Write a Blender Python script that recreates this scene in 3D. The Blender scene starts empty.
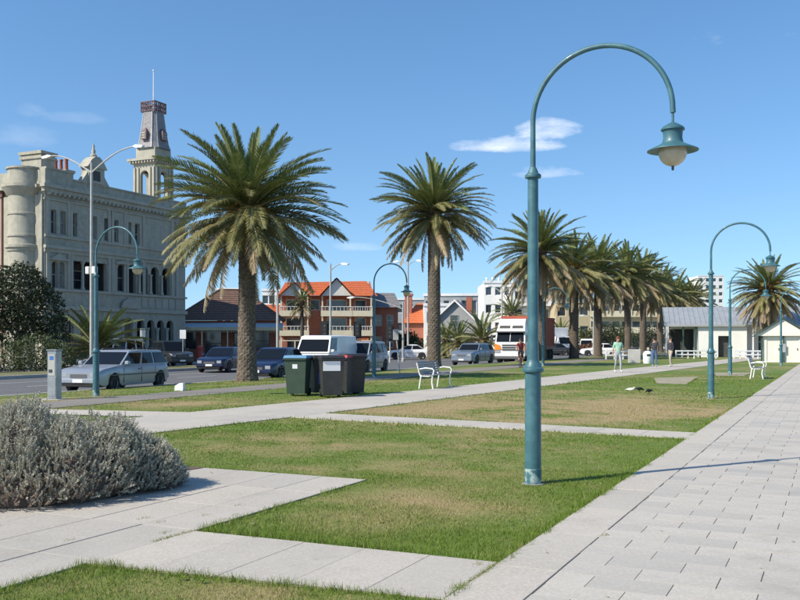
import bpy, bmesh, math, random
import numpy as np
from mathutils import Vector, Matrix
R = math.radians
random.seed(7); rng = np.random.default_rng(7)
scene = bpy.context.scene
col = scene.collection

# ---------------------------------------------------------------- camera
CAM_H, F, HY = 1.55, 920.0, 340.0           # eye height, focal length and horizon in picture units
cam_d = bpy.data.cameras.new('camera'); cam = bpy.data.objects.new('camera', cam_d); col.objects.link(cam)
cam.location = (0, 0, CAM_H); cam.rotation_euler = (R(90), 0, 0)
cam_d.sensor_width = 36; cam_d.lens = F / 800 * 36; cam_d.shift_y = (HY - 300) / 800
cam_d.clip_start = 0.1; cam_d.clip_end = 6000
scene.camera = cam

# ---------------------------------------------------------------- sun and sky
SUN_EL = R(41); SUN_AZ = math.atan2(-0.875, -0.484)
to_sun = Vector((math.sin(SUN_AZ) * math.cos(SUN_EL), math.cos(SUN_AZ) * math.cos(SUN_EL), math.sin(SUN_EL)))
sd = bpy.data.lights.new('sun', 'SUN'); sd.energy = 5.0; sd.angle = R(0.53); sd.color = (1, 0.92, 0.79)
sun = bpy.data.objects.new('sun', sd); col.objects.link(sun)
sun.rotation_euler = (-to_sun).to_track_quat('-Z', 'Y').to_euler(); sun.location = to_sun * 60
world = bpy.data.worlds.new('World'); scene.world = world; world.use_nodes = True
wn, wl = world.node_tree.nodes, world.node_tree.links
wn.clear()
def WN(t, **k):
    n = wn.new(t)
    for a, b in k.items(): setattr(n, a, b)
    return n
def wmath(op, a, b=None, c=None, clamp=False):
    n = WN('ShaderNodeMath', operation=op, use_clamp=clamp)
    for i, s in enumerate((a, b, c)):
        if s is None: continue
        if isinstance(s, (int, float)): n.inputs[i].default_value = s
        else: wl.new(s, n.inputs[i])
    return n.outputs[0]
sky = WN('ShaderNodeTexSky', sky_type='NISHITA', sun_disc=False, sun_elevation=SUN_EL, sun_rotation=SUN_AZ % (2 * math.pi),
         altitude=0, air_density=1.12, dust_density=0.4, ozone_density=2.4)
tc = WN('ShaderNodeTexCoord'); sep = WN('ShaderNodeSeparateXYZ'); wl.new(tc.outputs['Generated'], sep.inputs[0])
X_, Y_, Z_ = sep.outputs
el = wmath('ARCSINE', Z_); az = wmath('ARCTAN2', X_, Y_)
comb = WN('ShaderNodeCombineXYZ'); wl.new(az, comb.inputs[0]); wl.new(wmath('MULTIPLY', el, 2.6), comb.inputs[1])
nz = WN('ShaderNodeTexNoise'); nz.inputs['Scale'].default_value = 21; nz.inputs['Detail'].default_value = 7; nz.inputs['Roughness'].default_value = .58
wl.new(comb.outputs[0], nz.inputs['Vector'])
nz2 = WN('ShaderNodeTexNoise'); nz2.inputs['Scale'].default_value = 4.0; nz2.inputs['Detail'].default_value = 7; nz2.inputs['Roughness'].default_value = .62
wl.new(comb.outputs[0], nz2.inputs['Vector'])
def blob(px, py, wx, wy, dens, flat=0.0):
    a0 = math.atan2(px - 400, F); e0 = math.atan2((HY - py), math.hypot(F, px - 400))
    dx = wmath('DIVIDE', wmath('SUBTRACT', az, a0), wx / F)
    dy0 = wmath('SUBTRACT', el, e0)
    up = wmath('DIVIDE', wmath('MAXIMUM', dy0, 0.0), wy / F)
    dn = wmath('DIVIDE', wmath('MINIMUM', dy0, 0.0), wy * .5 / F)
    dy = wmath('ADD', up, dn)
    r2 = wmath('ADD', wmath('MULTIPLY', dx, dx), wmath('MULTIPLY', dy, dy))
    m = wmath('SUBTRACT', 1.0, r2)
    m = wmath('ADD', m, wmath('MULTIPLY', wmath('SUBTRACT', nz.outputs['Fac'], .5), 3.4))
    return wmath('MULTIPLY', wmath('SMOOTH_MIN', wmath('MAXIMUM', wmath('MULTIPLY', m, .62), 0.0), 1.0, .3), dens)
masks = [blob(512, 147, 58, 11, .72), blob(548, 134, 34, 14, .8), blob(546, 174, 34, 8, .42), blob(22, 138, 40, 14, .13), blob(74, 120, 30, 8, .10),
         blob(28, 112, 18, 9, .12), blob(360, 248, 34, 6, .2)]
gen = wmath('MULTIPLY', wmath('MAXIMUM', wmath('SUBTRACT', nz2.outputs['Fac'], .66), 0.0), 1.6)
tot = gen
for m in masks: tot = wmath('ADD', tot, m)
tot = wmath('MINIMUM', tot, .74)
mixc = WN('ShaderNodeMix', data_type='RGBA'); wl.new(tot, mixc.inputs[0])
cz = WN('ShaderNodeCombineXYZ'); wl.new(X_, cz.inputs[0]); wl.new(Y_, cz.inputs[1]); wl.new(wmath('MULTIPLY_ADD', wmath('MAXIMUM', Z_, 0.0), .95, .105), cz.inputs[2])
wl.new(cz.outputs[0], sky.inputs['Vector'])          # look up a little higher in the sky: clear sea air, no yellow horizon band
hs = WN('ShaderNodeHueSaturation'); hs.inputs['Saturation'].default_value = 1.2; wl.new(sky.outputs[0], hs.inputs['Color'])
wl.new(hs.outputs[0], mixc.inputs[6])
mixc.inputs[7].default_value = (7.2, 7.3, 7.6, 1)
bg = WN('ShaderNodeBackground'); bg.inputs['Strength'].default_value = 0.15
wl.new(mixc.outputs[2], bg.inputs['Color'])
wo = WN('ShaderNodeOutputWorld'); wl.new(bg.outputs[0], wo.inputs[0])
vs = scene.view_settings
vs.view_transform = 'Standard'; vs.look = 'None'; vs.gamma = 1; vs.exposure = 0.3; vs.use_curve_mapping = False

# ---------------------------------------------------------------- geometry helpers
SA, CA = 436 / math.hypot(436, F), F / math.hypot(436, F)   # the promenade runs 25 degrees to the right of the view
ROT = -math.atan2(436, F)                                   # rotation that lays local +Y along the promenade
def uv(u, v, z=0.0): return Vector((u * SA + v * CA, u * CA - v * SA, z))
def touv(x, y): return (x * SA + y * CA, x * CA - y * SA)
def pg(px, py, z=0.0):                                      # ground point seen at a picture position
    Y = F * (CAM_H - z) / (py - HY); return Vector(((px - 400) / F * Y, Y, z))
def pd(px, Y, z=0.0): return Vector(((px - 400) / F * Y, Y, z))
def hz(py, Y): return CAM_H + (HY - py) * Y / F             # height at depth
def onv(px, v, z=0.0):                                      # point of a line parallel to the promenade
    k = (px - 400) / F; Y = v / (k * CA - SA); return Vector((k * Y, Y, z))

def empty(name, loc=(0, 0, 0), rz=0.0, label=None, cat=None, group=None):
    o = bpy.data.objects.new(name, None); col.objects.link(o)
    o.location = loc; o.rotation_euler = (0, 0, rz); o.empty_display_size = .2
    tag(o, label, cat, group); return o
def tag(o, label=None, cat=None, group=None, kind=None):
    if label: o['label'] = label
    if cat: o['category'] = cat
    if group: o['group'] = group
    if kind: o['kind'] = kind
    return o
def copy_tree(o, parent=None):
    c = o.copy(); col.objects.link(c); c.parent = parent
    for ch in o.children: copy_tree(ch, c)
    return c
def inst(name, me, parent=None, loc=(0, 0, 0), rot=(0, 0, 0), sc=(1, 1, 1)):
    o = bpy.data.objects.new(name, me); col.objects.link(o); o.parent = parent
    o.location = loc; o.rotation_euler = rot; o.scale = sc; return o

class MB:
    def __init__(s): s.v = []; s.f = []; s.m = []; s.cur = 0
    def add(s, vs, fs):
        b = len(s.v); s.v += [tuple(p) for p in vs]
        for f in fs: s.f.append([i + b for i in f]); s.m.append(s.cur)
        return s
    def box(s, x0, y0, z0, x1, y1, z1):
        return s.add([(x0,y0,z0),(x1,y0,z0),(x1,y1,z0),(x0,y1,z0),(x0,y0,z1),(x1,y0,z1),(x1,y1,z1),(x0,y1,z1)],
                     [(3,2,1,0),(4,5,6,7),(0,1,5,4),(1,2,6,5),(2,3,7,6),(3,0,4,7)])
    def cbox(s, x0, y0, z0, x1, y1, z1, c=.02):
        P = []
        for sx in (0, 1):
            for sy in (0, 1):
                for sz in (0, 1):
                    x, y, z = (x0, x1)[sx], (y0, y1)[sy], (z0, z1)[sz]
                    ix, iy, iz = (c, -c)[sx], (c, -c)[sy], (c, -c)[sz]
                    P += [(x, y + iy, z + iz), (x + ix, y, z + iz), (x + ix, y + iy, z)]
        bm = bmesh.new(); vv = [bm.verts.new(p) for p in P]
        bmesh.ops.convex_hull(bm, input=vv)
        bmesh.ops.dissolve_limit(bm, angle_limit=.01, verts=bm.verts[:], edges=bm.edges[:])
        bm.verts.index_update()
        vs = [v.co[:] for v in bm.verts]; fs = [[v.index for v in f.verts] for f in bm.faces]; bm.free()
        return s.add(vs, fs)
    def hull(s, pts):
        bm = bmesh.new(); vv = [bm.verts.new(p) for p in pts]; bmesh.ops.convex_hull(bm, input=vv)
        bmesh.ops.dissolve_limit(bm, angle_limit=.01, verts=bm.verts[:], edges=bm.edges[:])
        for v in [v for v in bm.verts if not v.link_faces]: bm.verts.remove(v)
        bm.verts.index_update()
        vs = [v.co[:] for v in bm.verts]; fs = [[v.index for v in f.verts] for f in bm.faces]; bm.free()
        return s.add(vs, fs)
    def prism(s, poly, a, b, axis='y'):                     # polygon in the other two axes, extruded a..b
        def P(p, t): return {'y': (p[0], t, p[1]), 'x': (t, p[0], p[1]), 'z': (p[0], p[1], t)}[axis]
        n = len(poly)
        area = sum(poly[i][0] * poly[(i+1) % n][1] - poly[(i+1) % n][0] * poly[i][1] for i in range(n))
        if (area < 0) != (axis == 'y'): poly = poly[::-1]
        if axis == 'y': pass
        vs = [P(p, a) for p in poly] + [P(p, b) for p in poly]
        fs = [list(range(n))[::-1], list(range(n, 2 * n))] + [(i, (i+1) % n, n + (i+1) % n, n + i) for i in range(n)]
        return s.add(vs, fs)
    def tube(s, pts, r, n=8, caps=True):
        pts = [Vector(p) for p in pts]; k = len(pts); rr = r if isinstance(r, (list, tuple)) else [r] * k
        up = Vector((0, 0, 1)); vs = []; prev = None
        for i, p in enumerate(pts):
            d = (pts[min(i+1, k-1)] - pts[max(i-1, 0)]).normalized()
            if prev is None:
                a = d.cross(up) if abs(d.z) < .95 else d.cross(Vector((0, 1, 0)))
            else: a = prev - d * prev.dot(d)
            a.normalize(); prev = a; b = d.cross(a)
            for j in range(n):
                t = 2 * math.pi * j / n; vs.append(p + (a * math.cos(t) + b * math.sin(t)) * rr[i])
        fs = [(i*n+j, i*n+(j+1) % n, (i+1)*n+(j+1) % n, (i+1)*n+j) for i in range(k-1) for j in range(n)]
        if caps: fs += [list(range(n))[::-1], [(k-1)*n+j for j in range(n)]]
        return s.add(vs, fs)
    def lathe(s, prof, n=20, c=(0, 0, 0), ax='z', a0=0.0):
        vs = []; k = len(prof)
        for r, h in prof:
            for j in range(n):
                t = a0 + 2 * math.pi * j / n; x, y = r * math.cos(t), r * math.sin(t)
                p = (x, y, h) if ax == 'z' else ((h, x, y) if ax == 'x' else (y, h, x))
                vs.append((p[0]+c[0], p[1]+c[1], p[2]+c[2]))
        fs = [(i*n+j, i*n+(j+1) % n, (i+1)*n+(j+1) % n, (i+1)*n+j) for i in range(k-1) for j in range(n)]
        if prof[0][0] > 1e-4: fs.append(list(range(n))[::-1])
        if prof[-1][0] > 1e-4: fs.append([(k-1)*n+j for j in range(n)])
        return s.add(vs, fs)
    def quad(s, *p): return s.add(p, [tuple(range(len(p)))])
    def ball(s, c, r, n=10, m=7, sc=(1, 1, 1)):
        vs = []; fs = []
        for i in range(m + 1):
            ph = math.pi * i / m
            for j in range(n):
                t = 2 * math.pi * j / n
                vs.append((c[0]+r*sc[0]*math.sin(ph)*math.cos(t), c[1]+r*sc[1]*math.sin(ph)*math.sin(t), c[2]-r*sc[2]*math.cos(ph)))
        for i in range(m):
            for j in range(n): fs.append((i*n+j, i*n+(j+1) % n, (i+1)*n+(j+1) % n, (i+1)*n+j))
        return s.add(vs, fs)
    def mesh(s, name, mats, smooth=False):
        me = bpy.data.meshes.new(name); me.from_pydata(s.v, [], s.f)
        if not isinstance(mats, (list, tuple)): mats = [mats]
        for m in mats: me.materials.append(M(m) if isinstance(m, str) else m)
        if len(mats) > 1: me.polygons.foreach_set('material_index', s.m)
        bm = bmesh.new(); bm.from_mesh(me); bmesh.ops.remove_doubles(bm, verts=bm.verts[:], dist=1e-5)
        bmesh.ops.recalc_face_normals(bm, faces=bm.faces[:]); bm.to_mesh(me); bm.free()
        if smooth: me.shade_smooth(); me.set_sharp_from_angle(angle=R(smooth if smooth is not True else 40))
        return me
    def build(s, name, mats, parent=None, smooth=False, loc=(0, 0, 0), rz=0.0):
        return inst(name, s.mesh(name, mats, smooth), parent, loc, (0, 0, rz))

def np_mesh(name, verts, tris, mat, attrs=None, nv=3):      # fast triangle / quad soup
    me = bpy.data.meshes.new(name); verts = np.asarray(verts, np.float32); tris = np.asarray(tris, np.int32)
    me.vertices.add(len(verts)); me.vertices.foreach_set('co', verts.ravel())
    me.loops.add(tris.size); me.loops.foreach_set('vertex_index', tris.ravel())
    me.polygons.add(len(tris)); me.polygons.foreach_set('loop_start', np.arange(0, tris.size, nv, dtype=np.int32))
    for k, a in (attrs or {}).items():
        at = me.attributes.new(k, 'FLOAT', 'POINT'); at.data.foreach_set('value', np.asarray(a, np.float32))
    me.update(calc_edges=True); me.validate()
    me.materials.append(M(mat) if isinstance(mat, str) else mat)
    return me

# ---------------------------------------------------------------- materials
MATS = {}
def M(n): return MATS[n]
def mat(name, c, rough=.7, c2=None, scale=3.0, detail=5, lo=.35, hi=.65, metal=0.0, spec=.5, bump=0.0, bscale=None, bdist=.01,
        coat=0.0, transl=0.0, attr=None, attr_c=None, c3=None, s3=.4, sub=None, alpha=None, coords='Object', emit=None, nr=.55, spots=None, streak=None):
    m = bpy.data.materials.new(name); m.use_nodes = True; MATS[name] = m
    N, L = m.node_tree.nodes, m.node_tree.links
    b = N['Principled BSDF']; out = N['Material Output']
    b.inputs['Roughness'].default_value = rough; b.inputs['Metallic'].default_value = metal
    b.inputs['Specular IOR Level'].default_value = spec; b.inputs['Coat Weight'].default_value = coat
    b.inputs['Coat Roughness'].default_value = .08
    tcn = N.new('ShaderNodeTexCoord'); co = tcn.outputs['Object']
    if coords == 'World':
        g = N.new('ShaderNodeNewGeometry'); co = g.outputs['Position']
    def noise(sc, det=detail, ro=nr):
        n = N.new('ShaderNodeTexNoise'); n.inputs['Scale'].default_value = sc; n.inputs['Detail'].default_value = det
        n.inputs['Roughness'].default_value = ro; L.new(co, n.inputs['Vector']); return n.outputs['Fac']
    def mix(f, a, bb):
        x = N.new('ShaderNodeMix'); x.data_type = 'RGBA'
        if isinstance(f, float): x.inputs[0].default_value = f
        else: L.new(f, x.inputs[0])
        for i, s in ((6, a), (7, bb)):
            if isinstance(s, tuple): x.inputs[i].default_value = (*s, 1)
            else: L.new(s, x.inputs[i])
        return x.outputs[2]
    def ramp(f, a, bb):
        r = N.new('ShaderNodeMapRange'); r.inputs[1].default_value = a; r.inputs[2].default_value = bb; L.new(f, r.inputs[0]); return r.outputs[0]
    cur = tuple(c)
    if c2 is not None: cur = mix(ramp(noise(scale), lo, hi), cur, tuple(c2))
    if c3 is not None: cur = mix(ramp(noise(s3, 4), .45, .62), cur, tuple(c3))
    if streak:
        mp = N.new('ShaderNodeMapping'); mp.inputs['Scale'].default_value = (1, 1, .12); L.new(co, mp.inputs[0]); n4 = N.new('ShaderNodeTexNoise'); n4.inputs['Scale'].default_value = 2.6; n4.inputs['Detail'].default_value = 8; n4.inputs['Roughness'].default_value = .7; L.new(mp.outputs[0], n4.inputs['Vector'])
        cur = mix(ramp(n4.outputs['Fac'], .5, .75), cur, tuple(streak))
    if spots:
        vo = N.new('ShaderNodeTexVoronoi'); vo.inputs['Scale'].default_value = spots; g2 = N.new('ShaderNodeNewGeometry'); L.new(g2.outputs['Position'], vo.inputs['Vector'])
        sp = N.new('ShaderNodeMath'); sp.operation = 'MULTIPLY_ADD'; L.new(vo.outputs['Distance'], sp.inputs[0]); sp.inputs[1].default_value = -9.0; sp.inputs[2].default_value = .85; sp.use_clamp = True
        sc2 = N.new('ShaderNodeMath'); sc2.operation = 'MULTIPLY'; L.new(sp.outputs[0], sc2.inputs[0]); sc2.inputs[1].default_value = .55
        cur = mix(sc2.outputs[0], cur, tuple(x * .45 for x in c))
        n3 = N.new('ShaderNodeTexNoise'); n3.inputs['Scale'].default_value = .55; n3.inputs['Detail'].default_value = 9; n3.inputs['Roughness'].default_value = .68; L.new(g2.outputs['Position'], n3.inputs['Vector'])
        r3 = ramp(n3.outputs['Fac'], .54, .78); cur = mix(r3, cur, tuple(x * .62 for x in c))
    if attr:
        at = N.new('ShaderNodeAttribute'); at.attribute_name = attr; cur = mix(at.outputs['Fac'], cur, tuple(attr_c))
    if isinstance(cur, tuple): b.inputs['Base Color'].default_value = (*cur, 1)
    else: L.new(cur, b.inputs['Base Color'])
    if bump:
        bn = N.new('ShaderNodeBump'); bn.inputs['Strength'].default_value = bump; bn.inputs['Distance'].default_value = bdist
        L.new(noise(bscale or scale * 6, 6, .6), bn.inputs['Height']); L.new(bn.outputs[0], b.inputs['Normal'])
    if emit: b.inputs['Emission Strength'].default_value = emit
    if transl:
        t = N.new('ShaderNodeBsdfTranslucent'); ms = N.new('ShaderNodeMixShader'); ms.inputs[0].default_value = transl
        if isinstance(cur, tuple): t.inputs[0].default_value = (*cur, 1)
        else: L.new(cur, t.inputs[0])
        L.new(b.outputs[0], ms.inputs[1]); L.new(t.outputs[0], ms.inputs[2]); L.new(ms.outputs[0], out.inputs[0])
    return m

mat('slab', (.465, .425, .36), .85, (.37, .335, .28), .9, 12, nr=.74, lo=.3, hi=.72, c3=(.51, .47, .405), s3=42, bump=.4, bscale=110, bdist=.004, attr='tint', attr_c=(.27, .26, .245), spots=2.3)
mat('tile', (.47, .435, .374), .8, (.385, .352, .298), 1.1, 12, nr=.74, lo=.3, hi=.72, c3=(.51, .475, .415), s3=48, bump=.3, bscale=120, bdist=.003, attr='tint', attr_c=(.29, .285, .27), spots=2.1)
mat('joint', (.19, .17, .135), .95, (.27, .24, .18), 9)
mat('concrete', (.46, .45, .42), .88, (.38, .37, .345), 2.2, 8, bump=.25, bscale=70, bdist=.004)
mat('concrete_dark', (.30, .30, .29), .88, (.22, .22, .21), 3, bump=.2)
mat('asphalt', (.115, .115, .118), .9, (.085, .085, .088), .8, 8, c3=(.14, .14, .14), s3=25, bump=.5, bscale=180, bdist=.006)
mat('bike_path', (.21, .19, .165), .9, (.16, .145, .13), .7, 8, c3=(.24, .215, .18), s3=18, bump=.4, bscale=150, bdist=.005)
mat('ground_mat', (.16, .15, .12), .95, (.11, .12, .07), .05, 6, c3=(.20, .19, .17), s3=.4)
mat('soil', (.105, .075, .05), .95, (.16, .12, .08), 9, bump=.8, bscale=40, bdist=.02)
mat('line_paint', (.72, .72, .70), .7, (.5, .5, .48), 5)
mat('teal', (.040, .125, .150), .5, (.034, .108, .132), 2.5, coat=.08, c3=(.058, .155, .178), s3=7, bump=.05, bscale=60)
mat('teal_old', (.040, .125, .150), .6, (.30, .40, .38), 13, lo=.46, hi=.60)
mat('globe', (.72, .66, .52), .25, (.60, .52, .38), 6, coat=.4, transl=.3)
mat('white_paint', (.80, .80, .78), .5, (.70, .70, .67), 3)
mat('grey_pole', (.42, .42, .39), .6, (.36, .36, .335), 4)
mat('dark_metal', (.04, .045, .05), .45, (.06, .06, .06), 4)
mat('stainless', (.40, .41, .42), .38, (.30, .31, .32), 5, metal=.7)
mat('screen_blue', (.05, .16, .42), .4)
mat('black_plastic', (.018, .019, .02), .45, (.03, .03, .03), 5)
mat('bin_green', (.035, .062, .042), .5, (.045, .075, .05), 4)
mat('bin_blue_lid', (.09, .22, .36), .5, (.11, .26, .40), 5)
mat('bin_red_lid', (.48, .045, .04), .45, (.38, .04, .035), 5)
mat('bin_grey', (.028, .029, .028), .5, (.04, .04, .04), 5)
mat('sticker', (.75, .75, .76), .5)  # white stickers; one piece also stands in for a sunlit bin lid
mat('sticker_blue', (.06, .13, .40), .5)
mat('rubber', (.018, .018, .018), .85)
mat('rim', (.45, .46, .47), .35, metal=.8)
mat('glass', (.008, .010, .012), .05, spec=.28)
mat('window_glass', (.022, .028, .034), .08, (.05, .06, .07), .9, spec=.9)
mat('window_blind', (.30, .31, .31), .4, (.10, .11, .12), .7)
mat('chrome', (.7, .7, .7), .15, metal=1.0)
mat('headlight', (.34, .36, .38), .10, spec=.7, coat=.3)
mat('indicator', (.75, .25, .03), .2, coat=.5)
mat('tail_red', (.40, .01, .01), .2, coat=.5)
mat('plate', (.78, .78, .74), .5)
# ---------------------------------------------------------------- ground
def sheet(name, quads, m, z=None, kind='structure', parent=None, thick=None):
    b = MB()
    for q in quads:
        pts = [uv(p[0], p[1], p[2] if len(p) > 2 else z) for p in q]
        if thick: b.prism([(p.x, p.y) for p in pts], z - thick, z, 'z')
        else: b.quad(*pts)
    o = b.build(name, m, parent)
    if parent is None: tag(o, kind=kind)
    return o
def rect(u0, u1, v0, v1): return [(u0, v0), (u1, v0), (u1, v1), (u0, v1)]
b = MB(); b.quad((-2500, -400, -.34), (2500, -400, -.34), (2500, 4000, -.34), (-2500, 4000, -.34))
tag(b.build('ground', 'ground_mat'), 'wide flat ground of the town stretching to the horizon', kind='structure')

U1 = 210.0
V_PROM, V_JOINT = -2.12, -1.68
V_BIKE0, V_BIKE1 = -17.9, -16.1
V_KERB = -22.6
LOWER = [(0, -11.2), (12, -10.3), (16.5, -9.8), (45.7, -7.8), (75, -5.9), (110, -3.9)]   # footpath edges (u, v)
UPPER = [(0, -13.7), (16.2, -12.5), (26, -11.6), (47.5, -10.4), (75, -8.2), (110, -6.2)]
def interp(t, L): return float(np.interp(t, [p[0] for p in L], [p[1] for p in L]))
def puv(px, py): p = pg(px, py); return touv(p.x, p.y)
foot_poly = LOWER + UPPER[::-1]
cross_poly = [puv(684, 438.5), puv(298, 419), puv(318, 412.5), puv(696, 432.5)]
cross_poly[0] = (15.05, V_PROM); cross_poly[3] = (16.0, V_PROM); cross_poly[1] = (15.75, -9.9); cross_poly[2] = (16.9, -9.78)
branch_poly = [(14.6, -12.62), (15.9, -12.52), (15.2, V_BIKE1), (14.0, V_BIKE1)]
plaza_poly = [(-3, -14), (9.05, -14), (9.05, -4.7), (-3, -4.7)]
front_poly = [(4.84, -4.7), (6.02, -4.7), (6.08, V_PROM), (5.08, V_PROM)]
bike_poly = rect(-12, U1, V_BIKE0, V_BIKE1)
pad_poly = [puv(653, 378), puv(657, 383.5), puv(686, 384.5), puv(699, 376.5)]
pad2_poly = [puv(714, 372.5), puv(716, 376), puv(744, 376), puv(752, 372.6)]
bed_poly = [puv(-140, 512), puv(0, 509), puv(60, 505), puv(110, 499), puv(165, 486), puv(170, 474), (9.04, -6.9), (9.04, -14), (4, -14)]
PATHS = [foot_poly, cross_poly, branch_poly, plaza_poly, front_poly, bike_poly, pad_poly, pad2_poly]
def in_poly(U, V, poly):
    ins = np.zeros(len(U), bool); n = len(poly); j = n - 1
    for i in range(n):
        (xi, yi), (xj, yj) = poly[i], poly[j]
        if yi != yj:
            c = ((yi > V) != (yj > V)) & (U < (xj - xi) * (V - yi) / (yj - yi) + xi); ins ^= c
        j = i
    return ins
def verge_z(V): return np.where(V < -18.4, np.interp(V, [-22.6, -18.4], [-.125, -.004]), -.004)
WV = [(rng.normal(0, s, 2), rng.uniform(0, 6.28), a) for s, a, k in ((.5, 1, 6), (1.3, .7, 8), (3.2, .5, 10), (7, .3, 10)) for _ in range(k)]
def wave(U, V, sc=1.0):
    s = np.zeros_like(U)
    for d, p, a in WV: s += a * np.sin(U * d[0] * sc + V * d[1] * sc + p)
    return s / 3.6
DRY = [(412, 466, 1.1, .9), (458, 505, .7, .8), (366, 522, .5, .5), (489, 441, 1.5, .9), (300, 447, 1.0, .5), (240, 460, .8, .5), (470, 470, .7, .6), (420, 492, .6, .5),
       (480, 406, 2.2, 1.3), (540, 408, 2.2, 1.0), (672, 416, 2.0, 1.2), (600, 405, 2.2, .8), (640, 400, 2.4, .7), (430, 408, 2.0, .7), (560, 395, 3, .6),
       (140, 403, 2.5, .7), (60, 400, 2.5, .8), (250, 592, .3, .7), (215, 598, .3, .7), (340, 597, .25, .5), (505, 420, 1.5, .8)]
def dryness(X, Y, U, V):
    d = np.clip(.05 + .20 * wave(U, V) + .26 * wave(V, U, 3.5) + .12 * np.clip((Y - 30) / 30, 0, 1), 0, 1)
    for px, py, r, a in DRY:
        c = pg(px, py); d = d + a * .75 * np.exp(-(((X - c.x) / (r * 1.25)) ** 2 + ((Y - c.y) / r) ** 2)) * (.62 + .55 * wave(U, V, 1.8))
    return np.clip(d, 0, 1)
def grass_mat(name, ga, gb, dr, transl):
    m = mat(name, ga, .75, gb, 5.5, 6, lo=.3, hi=.7, spec=.25, transl=transl, attr='dry', attr_c=dr, coords='World')
    return m
grass_mat('lawn_mat', (.095, .150, .022), (.140, .190, .034), (.33, .25, .125), 0)
grass_mat('blade_mat', (.110, .185, .020), (.175, .245, .038), (.42, .32, .165), .25)
# lawn sheet as a fine grid that carries the dryness of the turf
us = np.concatenate([np.arange(-6, 40, .3), np.arange(40, U1 + 1, 2.0)]); vv = np.concatenate([np.arange(-22.5, -18.4, .8), np.arange(-18.4, V_PROM, .3), [V_PROM + .01]])
UU, VV = np.meshgrid(us, vv, indexing='ij'); U_, V_ = UU.ravel(), VV.ravel()
X_ = U_ * SA + V_ * CA; Y_ = U_ * CA - V_ * SA
Z_ = verge_z(V_) + .006 * wave(U_, V_, .5) * (np.abs(V_ - V_PROM) > .5) * .5 - .004
nu, nv = len(us), len(vv); idx = np.arange(nu * nv).reshape(nu, nv)
q = np.stack([idx[:-1, :-1], idx[:-1, 1:], idx[1:, 1:], idx[1:, :-1]], -1).reshape(-1, 4)
me = np_mesh('lawn', np.stack([X_, Y_, Z_], 1), q[:, ::-1], 'lawn_mat', {'dry': dryness(X_, Y_, U_, V_)}, nv=4)
o = inst('lawn', me); tag(o, 'park lawn with dry brown patches', kind='structure'); me.shade_smooth()

def inside_any(U, V):
    r = np.zeros(len(U), bool)
    for p in PATHS: r |= in_poly(U, V, p)
    return r
def make_blades(n_per, ymin, ymax, w, h, seed):
    g = np.random.default_rng(seed)
    A = .66 * 2 * (ymax ** 2 - ymin ** 2) / 2; n = int(A * n_per)
    Y = np.sqrt(g.uniform(ymin ** 2, ymax ** 2, n)); X = g.uniform(-.62, .62, n) * Y
    U = X * SA + Y * CA; V = X * CA - Y * SA
    wob = .022 * np.sin(U * 6 + 2 * np.sin(V * 5)) + .016 * np.sin(V * 17 + U * 13) + g.normal(0, .014, n)
    keep = (V < V_PROM + .02 + wob) & (V > -22.5) & ~inside_any(U + wob, V + wob)
    X, Y, U, V = X[keep], Y[keep], U[keep], V[keep]; n = len(X)
    near = np.zeros(n, bool)
    for du, dv in ((.09, 0), (-.09, 0), (0, .09), (0, -.09)): near |= inside_any(U + du, V + dv) | (V + dv > V_PROM)
    dr = dryness(X, Y, U, V)
    hh = h * g.uniform(.55, 1.25, n) * (1 - .45 * dr) * np.where(near, 2.1, 1.0) * (1 + .35 * wave(U, V, 2.0))
    hh = np.clip(hh, .008, .11)
    dr = np.where(near, dr * .25, dr); dr = np.where(g.random(n) < np.clip((dr - .08) * 1.15, .03, .9), g.uniform(.55, 1.0, n), dr * .3)
    a = g.uniform(0, 6.283, n); lean = g.uniform(.1, .9, n) * hh; la = g.uniform(0, 6.283, n)
    z = verge_z(V) - .006; ww = w * g.uniform(.6, 1.3, n)
    cx, cy = np.cos(a) * ww / 2, np.sin(a) * ww / 2
    P = np.empty((n, 3, 3), np.float32)
    P[:, 0] = np.stack([X - cx, Y - cy, z], 1); P[:, 1] = np.stack([X + cx, Y + cy, z], 1)
    P[:, 2] = np.stack([X + np.cos(la) * lean, Y + np.sin(la) * lean, z + hh], 1)
    return P.reshape(-1, 3), np.repeat(dr, 3)
PS, DS = [], []
for spec in ((5200, 4.4, 7.5, .005, .025, 1), (3600, 7.5, 11, .006, .023, 2), (1500, 11, 16, .009, .022, 3), (520, 16, 24, .015, .024, 4), (160, 24, 42, .026, .028, 5)):
    p, d = make_blades(*spec); PS.append(p); DS.append(d)
g = np.random.default_rng(77)                                # flat broad-leaved weeds dotted through the turf
n = 900; Y = np.sqrt(g.uniform(4.6 ** 2, 18 ** 2, n)); X = g.uniform(-.6, .6, n) * Y; U = X * SA + Y * CA; V = X * CA - Y * SA
k = (V < V_PROM - .05) & (V > -16) & ~inside_any(U, V) & (wave(U, V, .8) > -.1); X, Y = X[k], Y[k]; n = len(X)
for q in range(7):
    a = q * .9 + g.uniform(0, .6, n); L_ = g.uniform(.022, .05, n); w_ = L_ * .28
    P = np.empty((n, 3, 3)); P[:, 0] = np.stack([X - w_ * np.sin(a), Y + w_ * np.cos(a), X * 0 + .008], 1); P[:, 1] = np.stack([X + w_ * np.sin(a), Y - w_ * np.cos(a), X * 0 + .008], 1)
    P[:, 2] = np.stack([X + L_ * np.cos(a), Y + L_ * np.sin(a), g.uniform(.012, .03, n)], 1); PS.append(P.reshape(-1, 3)); DS.append(np.zeros(3 * n))
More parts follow.
